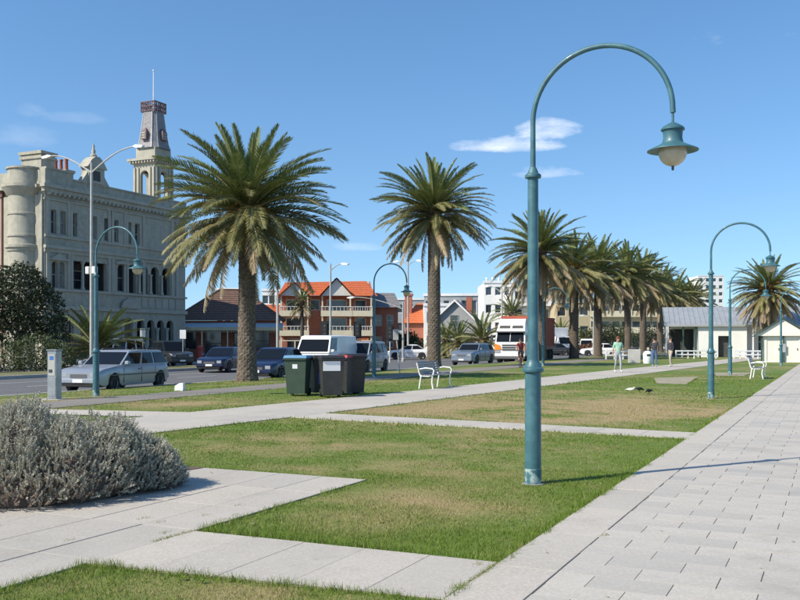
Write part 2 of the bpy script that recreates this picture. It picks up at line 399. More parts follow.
# weeds in the paving joints
def weed_line(u0, v0, u1, v1, n, spread, h):
    t = rng.random(n); U = u0 + (u1 - u0) * t + rng.normal(0, spread, n); V = v0 + (v1 - v0) * t + rng.normal(0, spread, n)
    X = U * SA + V * CA; Y = U * CA - V * SA; hh = h * rng.uniform(.3, 1.2, n); a = rng.uniform(0, 6.28, n)
    P = np.empty((n, 3, 3)); P[:, 0] = np.stack([X - .003 * np.cos(a), Y - .003 * np.sin(a), X * 0 - .004], 1)
    P[:, 1] = np.stack([X + .003 * np.cos(a), Y + .003 * np.sin(a), X * 0 - .004], 1)
    P[:, 2] = np.stack([X + hh * .8 * np.cos(a + 1), Y + hh * .8 * np.sin(a + 1), hh], 1)
    PS.append(P.reshape(-1, 3)); DS.append(np.repeat(np.clip(rng.normal(.35, .25, n), 0, 1), 3))
weed_line(5.3, V_PROM, 6.1, V_PROM, 700, .012, .018)
for (px, py) in ((165, 533), (205, 516), (236, 515), (143, 519), (160, 523), (226, 520), (238, 506), (70, 541), (604, 536), (478, 565)):
    u, v = puv(px, py); weed_line(u - .05, v, u + .05, v, 50, .02, .02)
weed_line(5.55, -4.72, 6.05, -4.7, 260, .012, .025)
P = np.concatenate(PS); D = np.concatenate(DS)
me = np_mesh('grass', P, np.arange(len(P)).reshape(-1, 3), 'blade_mat', {'dry': D})
tag(inst('grass', me), 'short mown grass blades of the park lawns', 'grass', kind='stuff')

# fallen dry leaves and scraps on turf and paving
n = 900; Y = np.sqrt(rng.uniform(4.6 ** 2, 26 ** 2, n)); X = rng.uniform(-.6, .6, n) * Y; U = X * SA + Y * CA; V = X * CA - Y * SA
lm = (V > -16) & (V < 4) & ((V < V_PROM) | (rng.random(n) < .12)) & (~inside_any(U, V) | (rng.random(n) < .35)); X, Y, V = X[lm], Y[lm], V[lm]; n = len(X)
a = rng.uniform(0, 6.28, n); s = rng.uniform(.008, .024, n) * (1 + Y / 30); h = np.where(V > V_PROM, .011, rng.uniform(.012, .022, n))
P4 = np.stack([np.stack([X + s * np.cos(a + q) * w, Y + s * np.sin(a + q) * w, h + rng.uniform(-.003, .006, n)], 1) for q, w in ((0, 1), (1.57, .45), (3.14, 1), (4.71, .45))], 1).reshape(-1, 3)
mat('dead_leaf', (.30, .19, .09), .8, (.16, .10, .05), 30, coords='World', c3=(.42, .36, .26), s3=5)
tag(inst('leaf_litter', np_mesh('leaf_litter', P4, np.arange(len(P4)).reshape(-1, 4), 'dead_leaf', None, 4)), 'scattered dry leaf scraps on lawn and paving', 'leaf litter', kind='stuff')

# ---------------------------------------------------------------- paving
def tile_geom(u0, u1, v0, v1, z=.006, c=.006, dz=.004, depth=.03):
    o = [(u0, v0), (u1, v0), (u1, v1), (u0, v1)]; i = [(u0+c, v0+c), (u1-c, v0+c), (u1-c, v1-c), (u0+c, v1-c)]
    vs = [uv(*p, z - depth) for p in o] + [uv(*p, z - dz) for p in o] + [uv(*p, z) for p in i]
    fs = []
    for a in (0, 4):
        for k in range(4): fs.append((a + k, a + 4 + k, a + 4 + (k + 1) % 4, a + (k + 1) % 4))
    fs.append((11, 10, 9, 8))
    return vs, fs
def set_tint(me, t):
    at = me.attributes.new('tint', 'FLOAT', 'POINT')
    at.data.foreach_set('value', np.full(len(me.vertices), t, np.float32) if np.isscalar(t) else np.asarray(t, np.float32))
def slab(parent, u0, u1, v0, v1, m='slab', gap=.005, name='slab', tint=None):
    vs, fs = tile_geom(u0 + gap, u1 - gap, v0 + gap, v1 - gap, c=.003, dz=.002, z=.006 + random.uniform(-.002, .002))
    b = MB(); b.add(vs, fs); o = b.build(name, m, parent); set_tint(o.data, random.uniform(0, .28) if tint is None else tint); return o
# promenade
prom = sheet('promenade', [rect(-8, U1, V_PROM, 14)], 'joint', -.003)
TU, TV = .30, .50
tiles = []
r0 = int(-8 / TU)
for r in range(r0, int(150 / TU)):
    u0 = r * TU; off = (r % 2) * TV / 2 + random.uniform(-.012, .012); v = V_JOINT + .006 - off
    if r % 2: tiles.append((u0, u0 + TU, V_JOINT + .006, V_JOINT + .006 + TV - TV / 2 + (TV / 2 - off))); v = tiles[-1][3]
    while v < 6.5:
        tiles.append((u0, u0 + TU, v, v + TV)); v += TV
def vis(t):
    p = uv((t[0] + t[1]) / 2, (t[2] + t[3]) / 2); return p.y > 4.9 and abs(p.x / p.y) < .45, p.y
order = sorted(range(len(tiles)), key=lambda i: (not vis(tiles[i])[0], vis(tiles[i])[1]))
single = set(order[:300])
GU, GV = .0028, .0030
protos = []
for k in range(5):
    vs, fs = tile_geom(-TU/2 + GU, TU/2 - GU, -TV/2 + GV, TV/2 - GV, c=.0012, dz=.0006)
    b = MB(); b.add(vs, fs); me = b.mesh('paving_tile', 'tile'); set_tint(me, (.0, .18, .08, .32, .52)[k]); protos.append(me)
SV, SF, ST = [], [], []
for i, t in enumerate(tiles):
    k = random.choices(range(5), (5, 4, 4, 2, .7))[0]
    z = random.uniform(-.0018, .0012)
    if i in single and abs(t[3] - t[2] - TV) < .001:
        c = uv((t[0] + t[1]) / 2, (t[2] + t[3]) / 2, z); inst('paving_tile', protos[k], prom, c)
    else:
        vs, fs = tile_geom(t[0] + GU, t[1] - GU, t[2] + GV, t[3] - GV, c=.0012, dz=.0006)
        n = len(SV); SV += [(p.x, p.y, p.z + z) for p in vs]; SF += [[j + n for j in f] for f in fs]; ST += [(.0, .18, .08, .32, .52)[k]] * 12
me = np_mesh('paving_tiles', SV, np.array(SF), 'tile', {'tint': ST}, nv=4); me.shade_flat()
tag(inst('paving_tiles', me, prom), kind='stuff')
for k in range(90):
    slab(prom, -6 + k * 1.2, -4.8 + k * 1.2, V_PROM, V_JOINT, 'slab', gap=.003, name='border_slab', tint=random.uniform(0, .2))
# plaza beside the shrubs and the cross path
plz = sheet('plaza', [plaza_poly], 'joint', -.002)
ul = [-.67, .45, 1.57, 2.69, 3.81, 4.93, 6.05, 7.05, 8.05, 9.05]
for i in range(len(ul) - 1):
    for k in range(9): slab(plz, ul[i], ul[i+1], -4.7 - .56 * (k + 1), -4.7 - .56 * k, gap=.004)
crs = sheet('cross_path', [front_poly], 'joint', -.0025)
for k in range(5):
    f0, f1 = k / 5 + .0008, (k + 1) / 5 - .0008; vq = lambda f: -4.7 + 2.58 * f
    vs, fs = tile_geom(0, 1, 0, 1)
    Q = [(4.84 + .24 * f0 + .004, vq(f0)), (6.02 + .06 * f0 - .004, vq(f0)), (6.02 + .06 * f1 - .004, vq(f1)), (4.84 + .24 * f1 + .004, vq(f1))]
    b = MB(); b.prism([tuple(uv(*p).xy) for p in Q], -.03, .006 + random.uniform(-.001, .001), 'z'); o = b.build('slab', 'slab', crs); set_tint(o.data, random.uniform(0, .2))
fp = sheet('footpath', [[(a[0], a[1]), (b_[0], b_[1]), (c_[0], c_[1]), (d_[0], d_[1])] for a, b_, c_, d_ in zip(LOWER[:-1], LOWER[1:], UPPER[1:], UPPER[:-1])], 'joint', -.0015)
def long_slab(parent, q4, z=.005):
    g = MB(); pts = [uv(*p) for p in q4]
    g.prism([(p.x, p.y) for p in pts], z - .03, z, 'z'); o = g.build('slab', 'slab', parent); set_tint(o.data, random.uniform(0, .22))
u = 0.0
while u < 108:
    u2 = u + 1.5 - .008
    mid0, mid1 = .5 * (interp(u, LOWER) + interp(u, UPPER)), .5 * (interp(u2, LOWER) + interp(u2, UPPER))
    long_slab(fp, [(u, interp(u, LOWER)), (u2, interp(u2, LOWER)), (u2, mid1 + .004), (u, mid0 + .004)])
    long_slab(fp, [(u, mid0 - .004), (u2, mid1 - .004), (u2, interp(u2, UPPER)), (u, interp(u, UPPER))]); u += 1.5
link = sheet('link_path', [cross_poly], 'joint', -.003)
for k in range(10):
    a, b2 = k / 10, (k + 1) / 10 - .001
    A = lambda t: (cross_poly[0][0] + (cross_poly[1][0] - cross_poly[0][0]) * t, cross_poly[0][1] + (cross_poly[1][1] - cross_poly[0][1]) * t)
    B = lambda t: (cross_poly[3][0] + (cross_poly[2][0] - cross_poly[3][0]) * t, cross_poly[3][1] + (cross_poly[2][1] - cross_poly[3][1]) * t)
    long_slab(link, [A(a), A(b2), B(b2), B(a)])
mat('sand_pad', (.36, .31, .235), .9, (.28, .24, .17), 1.5, 9, nr=.7, coords='World', c3=(.24, .23, .12), s3=3)
br = sheet('side_path', [branch_poly], 'slab', .0035)
for nm, pl in (('concrete_pad', pad_poly), ('concrete_pad', pad2_poly)): sheet(nm, [pl], 'sand_pad', .003)
sheet('cycle_path', [bike_poly], 'bike_path', .002)
bed = sheet('garden_bed', [bed_poly], 'soil', .012)

# ---------------------------------------------------------------- roads
def kerb_line(name, v, z, u0, u1, w=.18):
    k = sheet(name, [rect(u0, u1, v - w + .02, v - .02)], 'concrete_dark', z - .02)
    u = u0
    while u < u1:
        b = MB(); L = min(3.0, u1 - u)
        P = [uv(u + .006, v - w), uv(u + L - .006, v - w), uv(u + L - .006, v), uv(u + .006, v)]
        b.prism([(p.x, p.y) for p in P], z - .16, z, 'z'); b.build('kerb_stone', 'concrete', k); u += 3.0
kerb_line('kerb', V_KERB + .1, -.115, -15, 120)
road = sheet('road', [rect(-40, 260, -34.5, V_KERB - .02)], 'asphalt', -.25)
def paint(parent, u0, u1, v0, v1, nm='lane_marking'): sheet(nm, [rect(u0, u1, v0, v1)], 'line_paint', -.246, parent=parent)
for k in range(22): paint(road, -10 + k * 9, -7 + k * 9, -28.35, -28.25)
for k in range(26): paint(road, -12 + k * 6.0, -11.9 + k * 6.0, -25.0, -22.9, 'bay_marking')
paint(road, -20, 200, -31.3, -31.2)
def median(u0, u1):
    m = sheet('median', [rect(u0, u1, -38, -34.5)], 'verge_mat', -.10, thick=.2); return m
mat('verge_mat', (.20, .17, .085), .9, (.11, .135, .04), .7, 6, bump=.6, bscale=60, bdist=.03, coords='World')
median(-40, 57); median(84, 200)
kerb_line('median_kerb', -34.32, -.095, -20, 57); kerb_line('median_kerb', -34.32, -.095, 84, 150)
sheet('service_road', [rect(-40, 260, -44, -38.0)], 'asphalt', -.252)
sheet('side_road', [rect(57.5, 83.5, -120, -34.6)], 'asphalt', -.256)
sheet('pavement', [rect(-40, 57, -50, -44)], 'concrete', -.12, thick=.2)
sheet('pavement', [rect(84, 200, -50, -44)], 'concrete', -.12, thick=.2)
# ---------------------------------------------------------------- curved teal park lamps
def make_lamp(label, loc, head_dir, group='curved teal park lamps'):
    t = empty('park_lamp', loc, head_dir, label, 'lamp post', group)          # the arch leans along local +X
    LM = make_lamp.__dict__.setdefault('meshes', {})
    if not LM:
        b = MB(); b.lathe([(.092, 0), (.0905, .16)], 24); LM['scuffed_foot'] = b.mesh('scuffed_foot', 'teal_old', 35)
        b = MB(); b.lathe([(.0885, .0), (.086, 1.19), (.086, 1.20)], 24); LM['base_sleeve'] = b.mesh('base_sleeve', 'teal', 35)
        b = MB(); b.lathe([(.088, 1.195), (.112, 1.205), (.118, 1.225), (.112, 1.245), (.094, 1.255), (.09, 1.275), (.074, 1.30), (.066, 1.335)], 24); LM['collar'] = b.mesh('collar', 'teal', 35)
        b = MB(); b.lathe([(.066, 1.33), (.060, 1.5), (.057, 3.30)], 24); LM['post'] = b.mesh('post', 'teal', 35)
        b = MB(); b.lathe([(.058, 3.30), (.086, 3.305), (.09, 3.325), (.086, 3.34), (.062, 3.355), (.052, 3.38), (.034, 3.42)], 24); LM['upper_collar'] = b.mesh('upper_collar', 'teal', 35)
        r = .735; zc = 3.90
        pts = [(0, 0, 3.40), (0, 0, 3.66)] + [(r - r * math.cos(a), 0, zc + r * math.sin(a)) for a in np.linspace(0, math.pi, 36)] + [(2 * r + .003, 0, 3.86)]
        b = MB(); b.tube(pts, [.030, .029] + [.028] * 37, 12); LM['arm'] = b.mesh('arm', 'teal', 60)
        hx = 2 * r; z0 = 3.76
        b = MB(); b.lathe([(.013, z0 + .11), (.013, z0), (.03, z0 - .005), (.06, z0 - .022), (.10, z0 - .045), (.118, z0 - .066), (.118, z0 - .08), (.102, z0 - .088), (.098, z0 - .10), (.094, z0 - .16), (.104, z0 - .205), (.11, z0 - .215)], 28, (hx, 0, 0)); LM['lamp_cap'] = b.mesh('lamp_cap', 'teal', 35)
        b = MB(); b.lathe([(.11, z0 - .213), (.15, z0 - .235), (.252, z0 - .282), (.255, z0 - .29), (.245, z0 - .29), (.15, z0 - .25), (.12, z0 - .24)], 32, (hx, 0, 0)); LM['lamp_shade'] = b.mesh('lamp_shade', ['teal'], 50)
        b = MB(); n = 12
        b.lathe([(.141 * math.sin(a), z0 - .305 - .141 * math.cos(math.pi - a) * 1.0) for a in np.linspace(.35, math.pi, n)], 28, (hx, 0, 0)); LM['globe'] = b.mesh('globe', 'globe', 60)
        b = MB(); b.lathe([(.012, z0 - .44), (.014, z0 - .455), (.012, z0 - .485), (.001, z0 - .49)], 10, (hx, 0, 0)); LM['finial'] = b.mesh('finial', 'dark_metal', 60)
    ob = {}
    b = MB(); b.lathe([(.125, -.04), (.125, -.004), (.09, .002)], 24); ft = b.build('footing', 'concrete_dark', t)
    for k in ('scuffed_foot', 'base_sleeve', 'collar', 'post', 'upper_collar', 'arm'): ob[k] = inst(k, LM[k], t)
    ob['lamp_cap'] = inst('lamp_cap', LM['lamp_cap'], t)
    for k in ('lamp_shade', 'globe', 'finial'): inst(k, LM[k], ob['lamp_cap'])
    return t
make_lamp('tall teal lamp with hooked arm on lawn corner, base paint scraped', pg(533, 483), ROT)
make_lamp('teal hooked lamp on lawn edge beside bare concrete pad', pg(711, 398), ROT)
make_lamp('teal hooked lamp beside white rail fence and small path pad', pg(730, 375), ROT)
make_lamp('teal hooked lamp in front of cream kiosk doors', pg(781, 365.5), ROT)
make_lamp('teal hooked lamp beside parked silver estate car', pg(96, 396), ROT)
make_lamp('teal hooked lamp behind the wheelie bins near grey slatted bench', pg(374, 378), ROT)
make_lamp('teal hooked lamp among palms beside the red container lorry', pg(543, 366), ROT)

# ---------------------------------------------------------------- Canary palms
for nm, c, c2 in (('frond_green', (.105, .150, .038), (.175, .205, .062)), ('frond_olive', (.145, .155, .048), (.245, .22, .088)), ('frond_dry', (.26, .195, .105), (.36, .285, .175))):
    mat(nm, c, .5, c2, 2.5, 4, transl=.18, spec=.45)
mat('rachis', (.34, .30, .15), .55, (.24, .22, .10), 3)
mat('rachis_dry', (.42, .33, .20), .7, (.30, .22, .13), 3)
mat('palm_bark', (.120, .094, .070), .95, (.075, .058, .042), 2.2, 8, c3=(.175, .142, .108), s3=11, bump=.6, bscale=45, bdist=.02)
mat('palm_stub', (.10, .07, .045), .95, (.17, .125, .08), 7, bump=.6, bscale=30, bdist=.02)
mat('palm_fruit', (.42, .20, .05), .7, (.30, .14, .05), 9)
def frond_mesh(L, bend, leaf, droop, m, mr, seed, nl=84, fold=.42, width=.047, twist=0.0):
    g = random.Random(seed); b = MB(); K = 14; pts = []; x = z = 0.0; ang = 0.0; y = 0.0
    side = g.uniform(-.06, .06)
    for i in range(K + 1):
        pts.append(Vector((x, y, z))); t = i / K
        ang = -bend * (t ** 1.35); x += L / K * math.cos(ang); z += L / K * math.sin(ang); y += side * L / K * t
    b.cur = 1; b.tube(pts, [.032 * (1 - .88 * i / K) + .004 for i in range(K + 1)], 4, False); b.cur = 0
    def at(t):
        f = t * K; i = min(int(f), K - 1); p = pts[i].lerp(pts[i+1], f - i); d = (pts[i+1] - pts[i]).normalized(); return p, d
    for i in range(nl):
        t = .10 + .90 * (i + g.uniform(-.3, .3)) / nl; t = min(max(t, .05), .999)
        p, d = at(t); n = Vector((0, 1, 0)); upv = n.cross(d) * -1
        upv = d.cross(n) * -1 if False else Vector((-d.z, 0, d.x))
        ll = leaf * (math.sin(math.pi * (t * .86 + .10)) ** .6) * g.uniform(.82, 1.1)
        fwd = .55 + .85 * t
        for sgn in (1, -1):
            o = (n * sgn + d * fwd + upv * (fold + g.uniform(-.28, .22))).normalized()
            tip = p + o * ll + Vector((0, 0, -droop * ll * g.uniform(.6, 1.3)))
            mid = p + o * ll * .5 + Vector((0, 0, -droop * ll * .12))
            w = d * (width / 2) * g.uniform(.8, 1.2)
            b.add([p - w * .8, p + w * .8, mid + w, tip, mid - w], [(0, 1, 2, 4), (4, 2, 3)])
    me = bpy.data.meshes.new('frond'); me.from_pydata(b.v, [], b.f)
    me.materials.append(M(m)); me.materials.append(M(mr)); me.polygons.foreach_set('material_index', b.m); return me
FR = {'spear': [frond_mesh(3.1, .35, .40, .05, 'frond_green', 'rachis', 11 + k, fold=.75) for k in range(2)],
      'arch': [frond_mesh(3.7, .75, .48, .10, 'frond_green', 'rachis', 21 + k) for k in range(3)],
      'side': [frond_mesh(3.8, 1.0, .50, .22, 'frond_olive', 'rachis', 31 + k, fold=.3) for k in range(3)],
      'droop': [frond_mesh(3.75, .80, .48, .36, 'frond_olive', 'rachis_dry', 41 + k, fold=.1) for k in range(2)],
      'old': [frond_mesh(3.6, .60, .42, .50, 'frond_dry', 'rachis_dry', 51 + k, fold=0.0) for k in range(3)]}
def trunk_mesh(H, r, seed, lean=(0, 0)):
    g = random.Random(seed); n = 44; dz = .035; k = int(H / dz); vs = []; ph = g.uniform(0, 6)
    for i in range(k + 1):
        z = i * dz; t = z / H
        rad = r * (1 + .28 * math.exp(-z / .45) + .05 * math.sin(3 * t + ph)) * (1 - .07 * t)
        for j in range(n):
            a = 2 * math.pi * j / n; A = a / (2 * math.pi) * 11
            f1 = abs(((A + z / .27) % 1) - .5) * 2; f2 = abs(((A - z / .27) % 1) - .5) * 2
            d = min(f1, f2) * 1.5; saw = ((z / .135 + .5 * math.floor(A * 2 % 2)) % 1)
            rr = rad * (1 + .055 * d + .03 * (1 - saw) + .02 * math.sin(a * 3 + z * 2.1) + g.uniform(-.012, .012))
            vs.append((rr * math.cos(a) + lean[0] * t * t, rr * math.sin(a) + lean[1] * t * t, z))
    fs = [(i*n+j, i*n+(j+1) % n, (i+1)*n+(j+1) % n, (i+1)*n+j) for i in range(k) for j in range(n)]
    fs.append([k*n+j for j in range(n)])
    me = bpy.data.meshes.new('trunk'); me.from_pydata(vs, [], fs); me.materials.append(M('palm_bark')); return me
def palm(loc, H, r, label, seed, scale=1.0, counts=(16, 26, 30, 26, 20), lean=(0, 0), fruit=False, group='Canary palms along the road', name='palm_tree', stub=.9):
    g = random.Random(seed)
    t = empty(name, loc, g.uniform(0, 6.28), label, 'palm tree', group)
    if H > .3: inst('trunk', trunk_mesh(H, r, seed, lean), t)
    cr = MB(); top = Vector((lean[0], lean[1], H))                              # crown heart: cut leaf bases packed in a spiral
    cr.lathe([(r * .9, -stub), (r * 1.12, -stub * .8), (r * 1.2, -stub * .35), (r * 1.1, 0), (r * .8, .35), (r * .3, .6), (.02, .7)], 14)
    for i in range(int(70 * (stub / .9))):
        a = i * 2.39996; z = -stub + (stub + .3) * i / (70 * stub / .9); rr = r * (1.12 if z < .1 else .95); L = g.uniform(.10, .24)
        c, s = math.cos(a), math.sin(a); w = .055
        p0 = Vector((rr * c, rr * s, z)); p1 = Vector(((rr + L * .6) * c, (rr + L * .6) * s, z + L)); q = Vector((-s, c, 0)) * w
        cr.hull([p0 - q, p0 + q, p0 - q + Vector((0, 0, .09)), p0 + q + Vector((0, 0, .09)), p1 - q * .7, p1 + q * .7, p1 + Vector((c, s, 0)) * -.04])
    crown = cr.build('crown', 'palm_stub', t, loc=top)
    pit = {'spear': (54, 84), 'arch': (20, 60), 'side': (-6, 34), 'droop': (-30, 8), 'old': (-60, -8)}
    for kind, n in zip(('spear', 'arch', 'side', 'droop', 'old'), counts):
        a0 = g.uniform(0, 6.28)
        for i in range(n):
            az = a0 + i * 2.39996 + g.uniform(-.25, .25); lo, hi = pit[kind]; p = R(g.uniform(lo, hi))
            z = {'spear': .45, 'arch': .30, 'side': .08, 'droop': -.18, 'old': -.40}[kind]
            s = scale * g.uniform(.86, 1.1); rr = r * .55
            me = g.choice(FR[kind] if not (kind == 'side' and g.random() < .4) else FR['arch'])
            inst('frond', me, crown, (rr * math.cos(az), rr * math.sin(az), z), (g.uniform(-.5, .5), -p, az), (s, s, s))
    if fruit:
        for i in range(10):
            az = R(180) + i * .9 + g.uniform(-.3, .3); b = MB()
            for k in range(16):
                e = g.uniform(-.1, .9); q = az + g.uniform(-.3, .3); L = g.uniform(.6, 1.05)
                pts = [(r * .5 * math.cos(az), r * .5 * math.sin(az), .25)] + [(L * f * math.cos(q) + .1, L * f * math.sin(q), .3 + L * f * e - .35 * f * f) for f in (.5, 1)]
                b.tube(pts, [.014, .04, .03], 4)
            b.build('fruit_stalk', 'palm_fruit', crown)
    return t
VP_ = -21.2
def palm_at(px, H, r, label, seed, v=VP_, **k): return palm(onv(px, v, float(verge_z(np.array([v]))[0]) - .03), H, r, label, seed, **k)
palm_at(247, 6.7, .335, 'big Canary palm with orange fruit stalks by dark blue parked car', 131, fruit=True, counts=(16, 38, 48, 38, 18), scale=1.0, stub=1.3)
palm_at(434, 9.0, .345, 'tall Canary palm with long bare trunk behind grey slatted bench', 102, scale=.93, counts=(16, 36, 46, 40, 16), stub=1.3)
palm_at(541, 8.55, .37, 'Canary palm rising beside the red container lorry', 103, scale=1.08, counts=(16, 28, 34, 36, 34))
palm_at(574, 7.75, .37, 'Canary palm with orange fruit and leaning dry fronds', 104, fruit=True, counts=(14, 24, 30, 32, 34), scale=1.05)
palm_at(598, 8.25, .37, 'Canary palm standing close beside the fruiting palm', 105, scale=1.1, counts=(12, 24, 30, 30, 30))
palm_at(628, 8.85, .37, 'Canary palm behind walker in mint top', 106, scale=1.1, counts=(18, 28, 34, 34, 36), lean=(.5, -.2))
palm_at(643, 8.95, .37, 'dark Canary palm behind the concrete litter bin', 107, scale=1.1, counts=(18, 28, 34, 36, 36))
palm_at(660, 8.05, .37, 'Canary palm behind the two standing people', 108, scale=1.1, counts=(12, 24, 32, 32, 34))
palm_at(676, 8.25, .37, 'Canary palm beside the dark verandah end of white pavilion', 109, scale=1.1, counts=(12, 24, 32, 32, 34))
palm_at(692, 8.25, .37, 'far Canary palm showing over white pavilion roof', 110, scale=1.1, counts=(12, 24, 32, 32, 34))
palm(pd(768, 80, -.03), 5.9, .45, 'stout Canary palm with tan skirt behind cream kiosk', 111, counts=(16, 26, 32, 40, 48), scale=.86, fruit=True)
# ---------------------------------------------------------------- shrubs and leafy trees
def rand_dirs(g, n):
    d = g.normal(size=(n, 3)); return d / np.linalg.norm(d, axis=1, keepdims=True)
def leaf_cloud(blobs, n, size, seed, up=.25, shell=.55, aspect=.5):
    """many small leaves spread through overlapping lumps; returns verts, quads"""
    g = np.random.default_rng(seed); vol = np.array([b[1][0] * b[1][1] * b[1][2] for b in blobs]) ** .75; pick = g.choice(len(blobs), n, p=vol / vol.sum())
    C = np.array([b[0] for b in blobs])[pick]; Rr = np.array([b[1] for b in blobs])[pick]
    d = rand_dirs(g, n); rad = shell + (1 - shell) * g.random(n) ** .6; rad *= 1 + .16 * np.sin(d[:, 0] * 7 + pick) * np.sin(d[:, 2] * 9 + d[:, 1] * 6)
    P = C + d * Rr * rad[:, None]
    ax = rand_dirs(g, n) * .8 + d * .7 + np.array([0, 0, up]); ax /= np.linalg.norm(ax, axis=1, keepdims=True)
    sd = np.cross(ax, rand_dirs(g, n)); sd /= np.linalg.norm(sd, axis=1, keepdims=True) + 1e-9
    L = size * g.uniform(.6, 1.3, n)[:, None]; W = L * aspect / 2
    V = np.stack([P, P + ax * L * .5 + sd * W, P + ax * L, P + ax * L * .5 - sd * W], 1).reshape(-1, 3)
    return V, np.arange(4 * n).reshape(-1, 4), np.repeat(g.random(n), 4)
def limb(b, p0, p1, r0, r1, g, k=4):
    p0, p1 = Vector(p0), Vector(p1); pts = [p0.lerp(p1, i / k) + Vector((g.uniform(-1, 1), g.uniform(-1, 1), 0)) * (.04 * (p1 - p0).length if 0 < i < k else 0) for i in range(k + 1)]
    b.tube(pts, [r0 + (r1 - r0) * i / k for i in range(k + 1)], 7)
mat('leaf_dark', (.020, .034, .014), .5, (.035, .050, .018), 1.2, transl=.12, attr='tint', attr_c=(.055, .065, .025))
mat('leaf_mid', (.035, .060, .018), .55, (.055, .080, .024), 1.2, transl=.15, attr='tint', attr_c=(.09, .11, .04))
mat('leaf_olive', (.07, .08, .035), .6, (.05, .065, .025), 1.2, transl=.15, attr='tint', attr_c=(.14, .14, .06))
mat('leaf_red', (.12, .05, .03), .6, (.07, .07, .03), 1.2, transl=.1, attr='tint', attr_c=(.2, .09, .05))
mat('bark', (.11, .085, .06), .95, (.07, .055, .04), 6, bump=.6, bscale=30, bdist=.02)
def leafy(name, loc, blobs, n, size, m, label, cat, seed, trunk=None, group=None):
    t = empty(name, loc, 0, label, cat, group); g = random.Random(seed)
    V, Q, T = leaf_cloud(blobs, n, size, seed)
    inst('crown' if trunk else 'foliage', np_mesh('crown', V, Q, m, {'tint': T}, 4), t)
    b = MB()
    if trunk:
        r = trunk[0]; h = trunk[1]; b.lathe([(r * 1.5, -.05), (r * 1.1, .25), (r, h)], 10)
    for c, rr in blobs: limb(b, (g.uniform(-.05, .05), g.uniform(-.05, .05), trunk[1] * .9 if trunk else 0), c, (trunk[0] * .6 if trunk else .05), .02, g)
    b.build('trunk' if trunk else 'stem', 'bark', t, True); return t

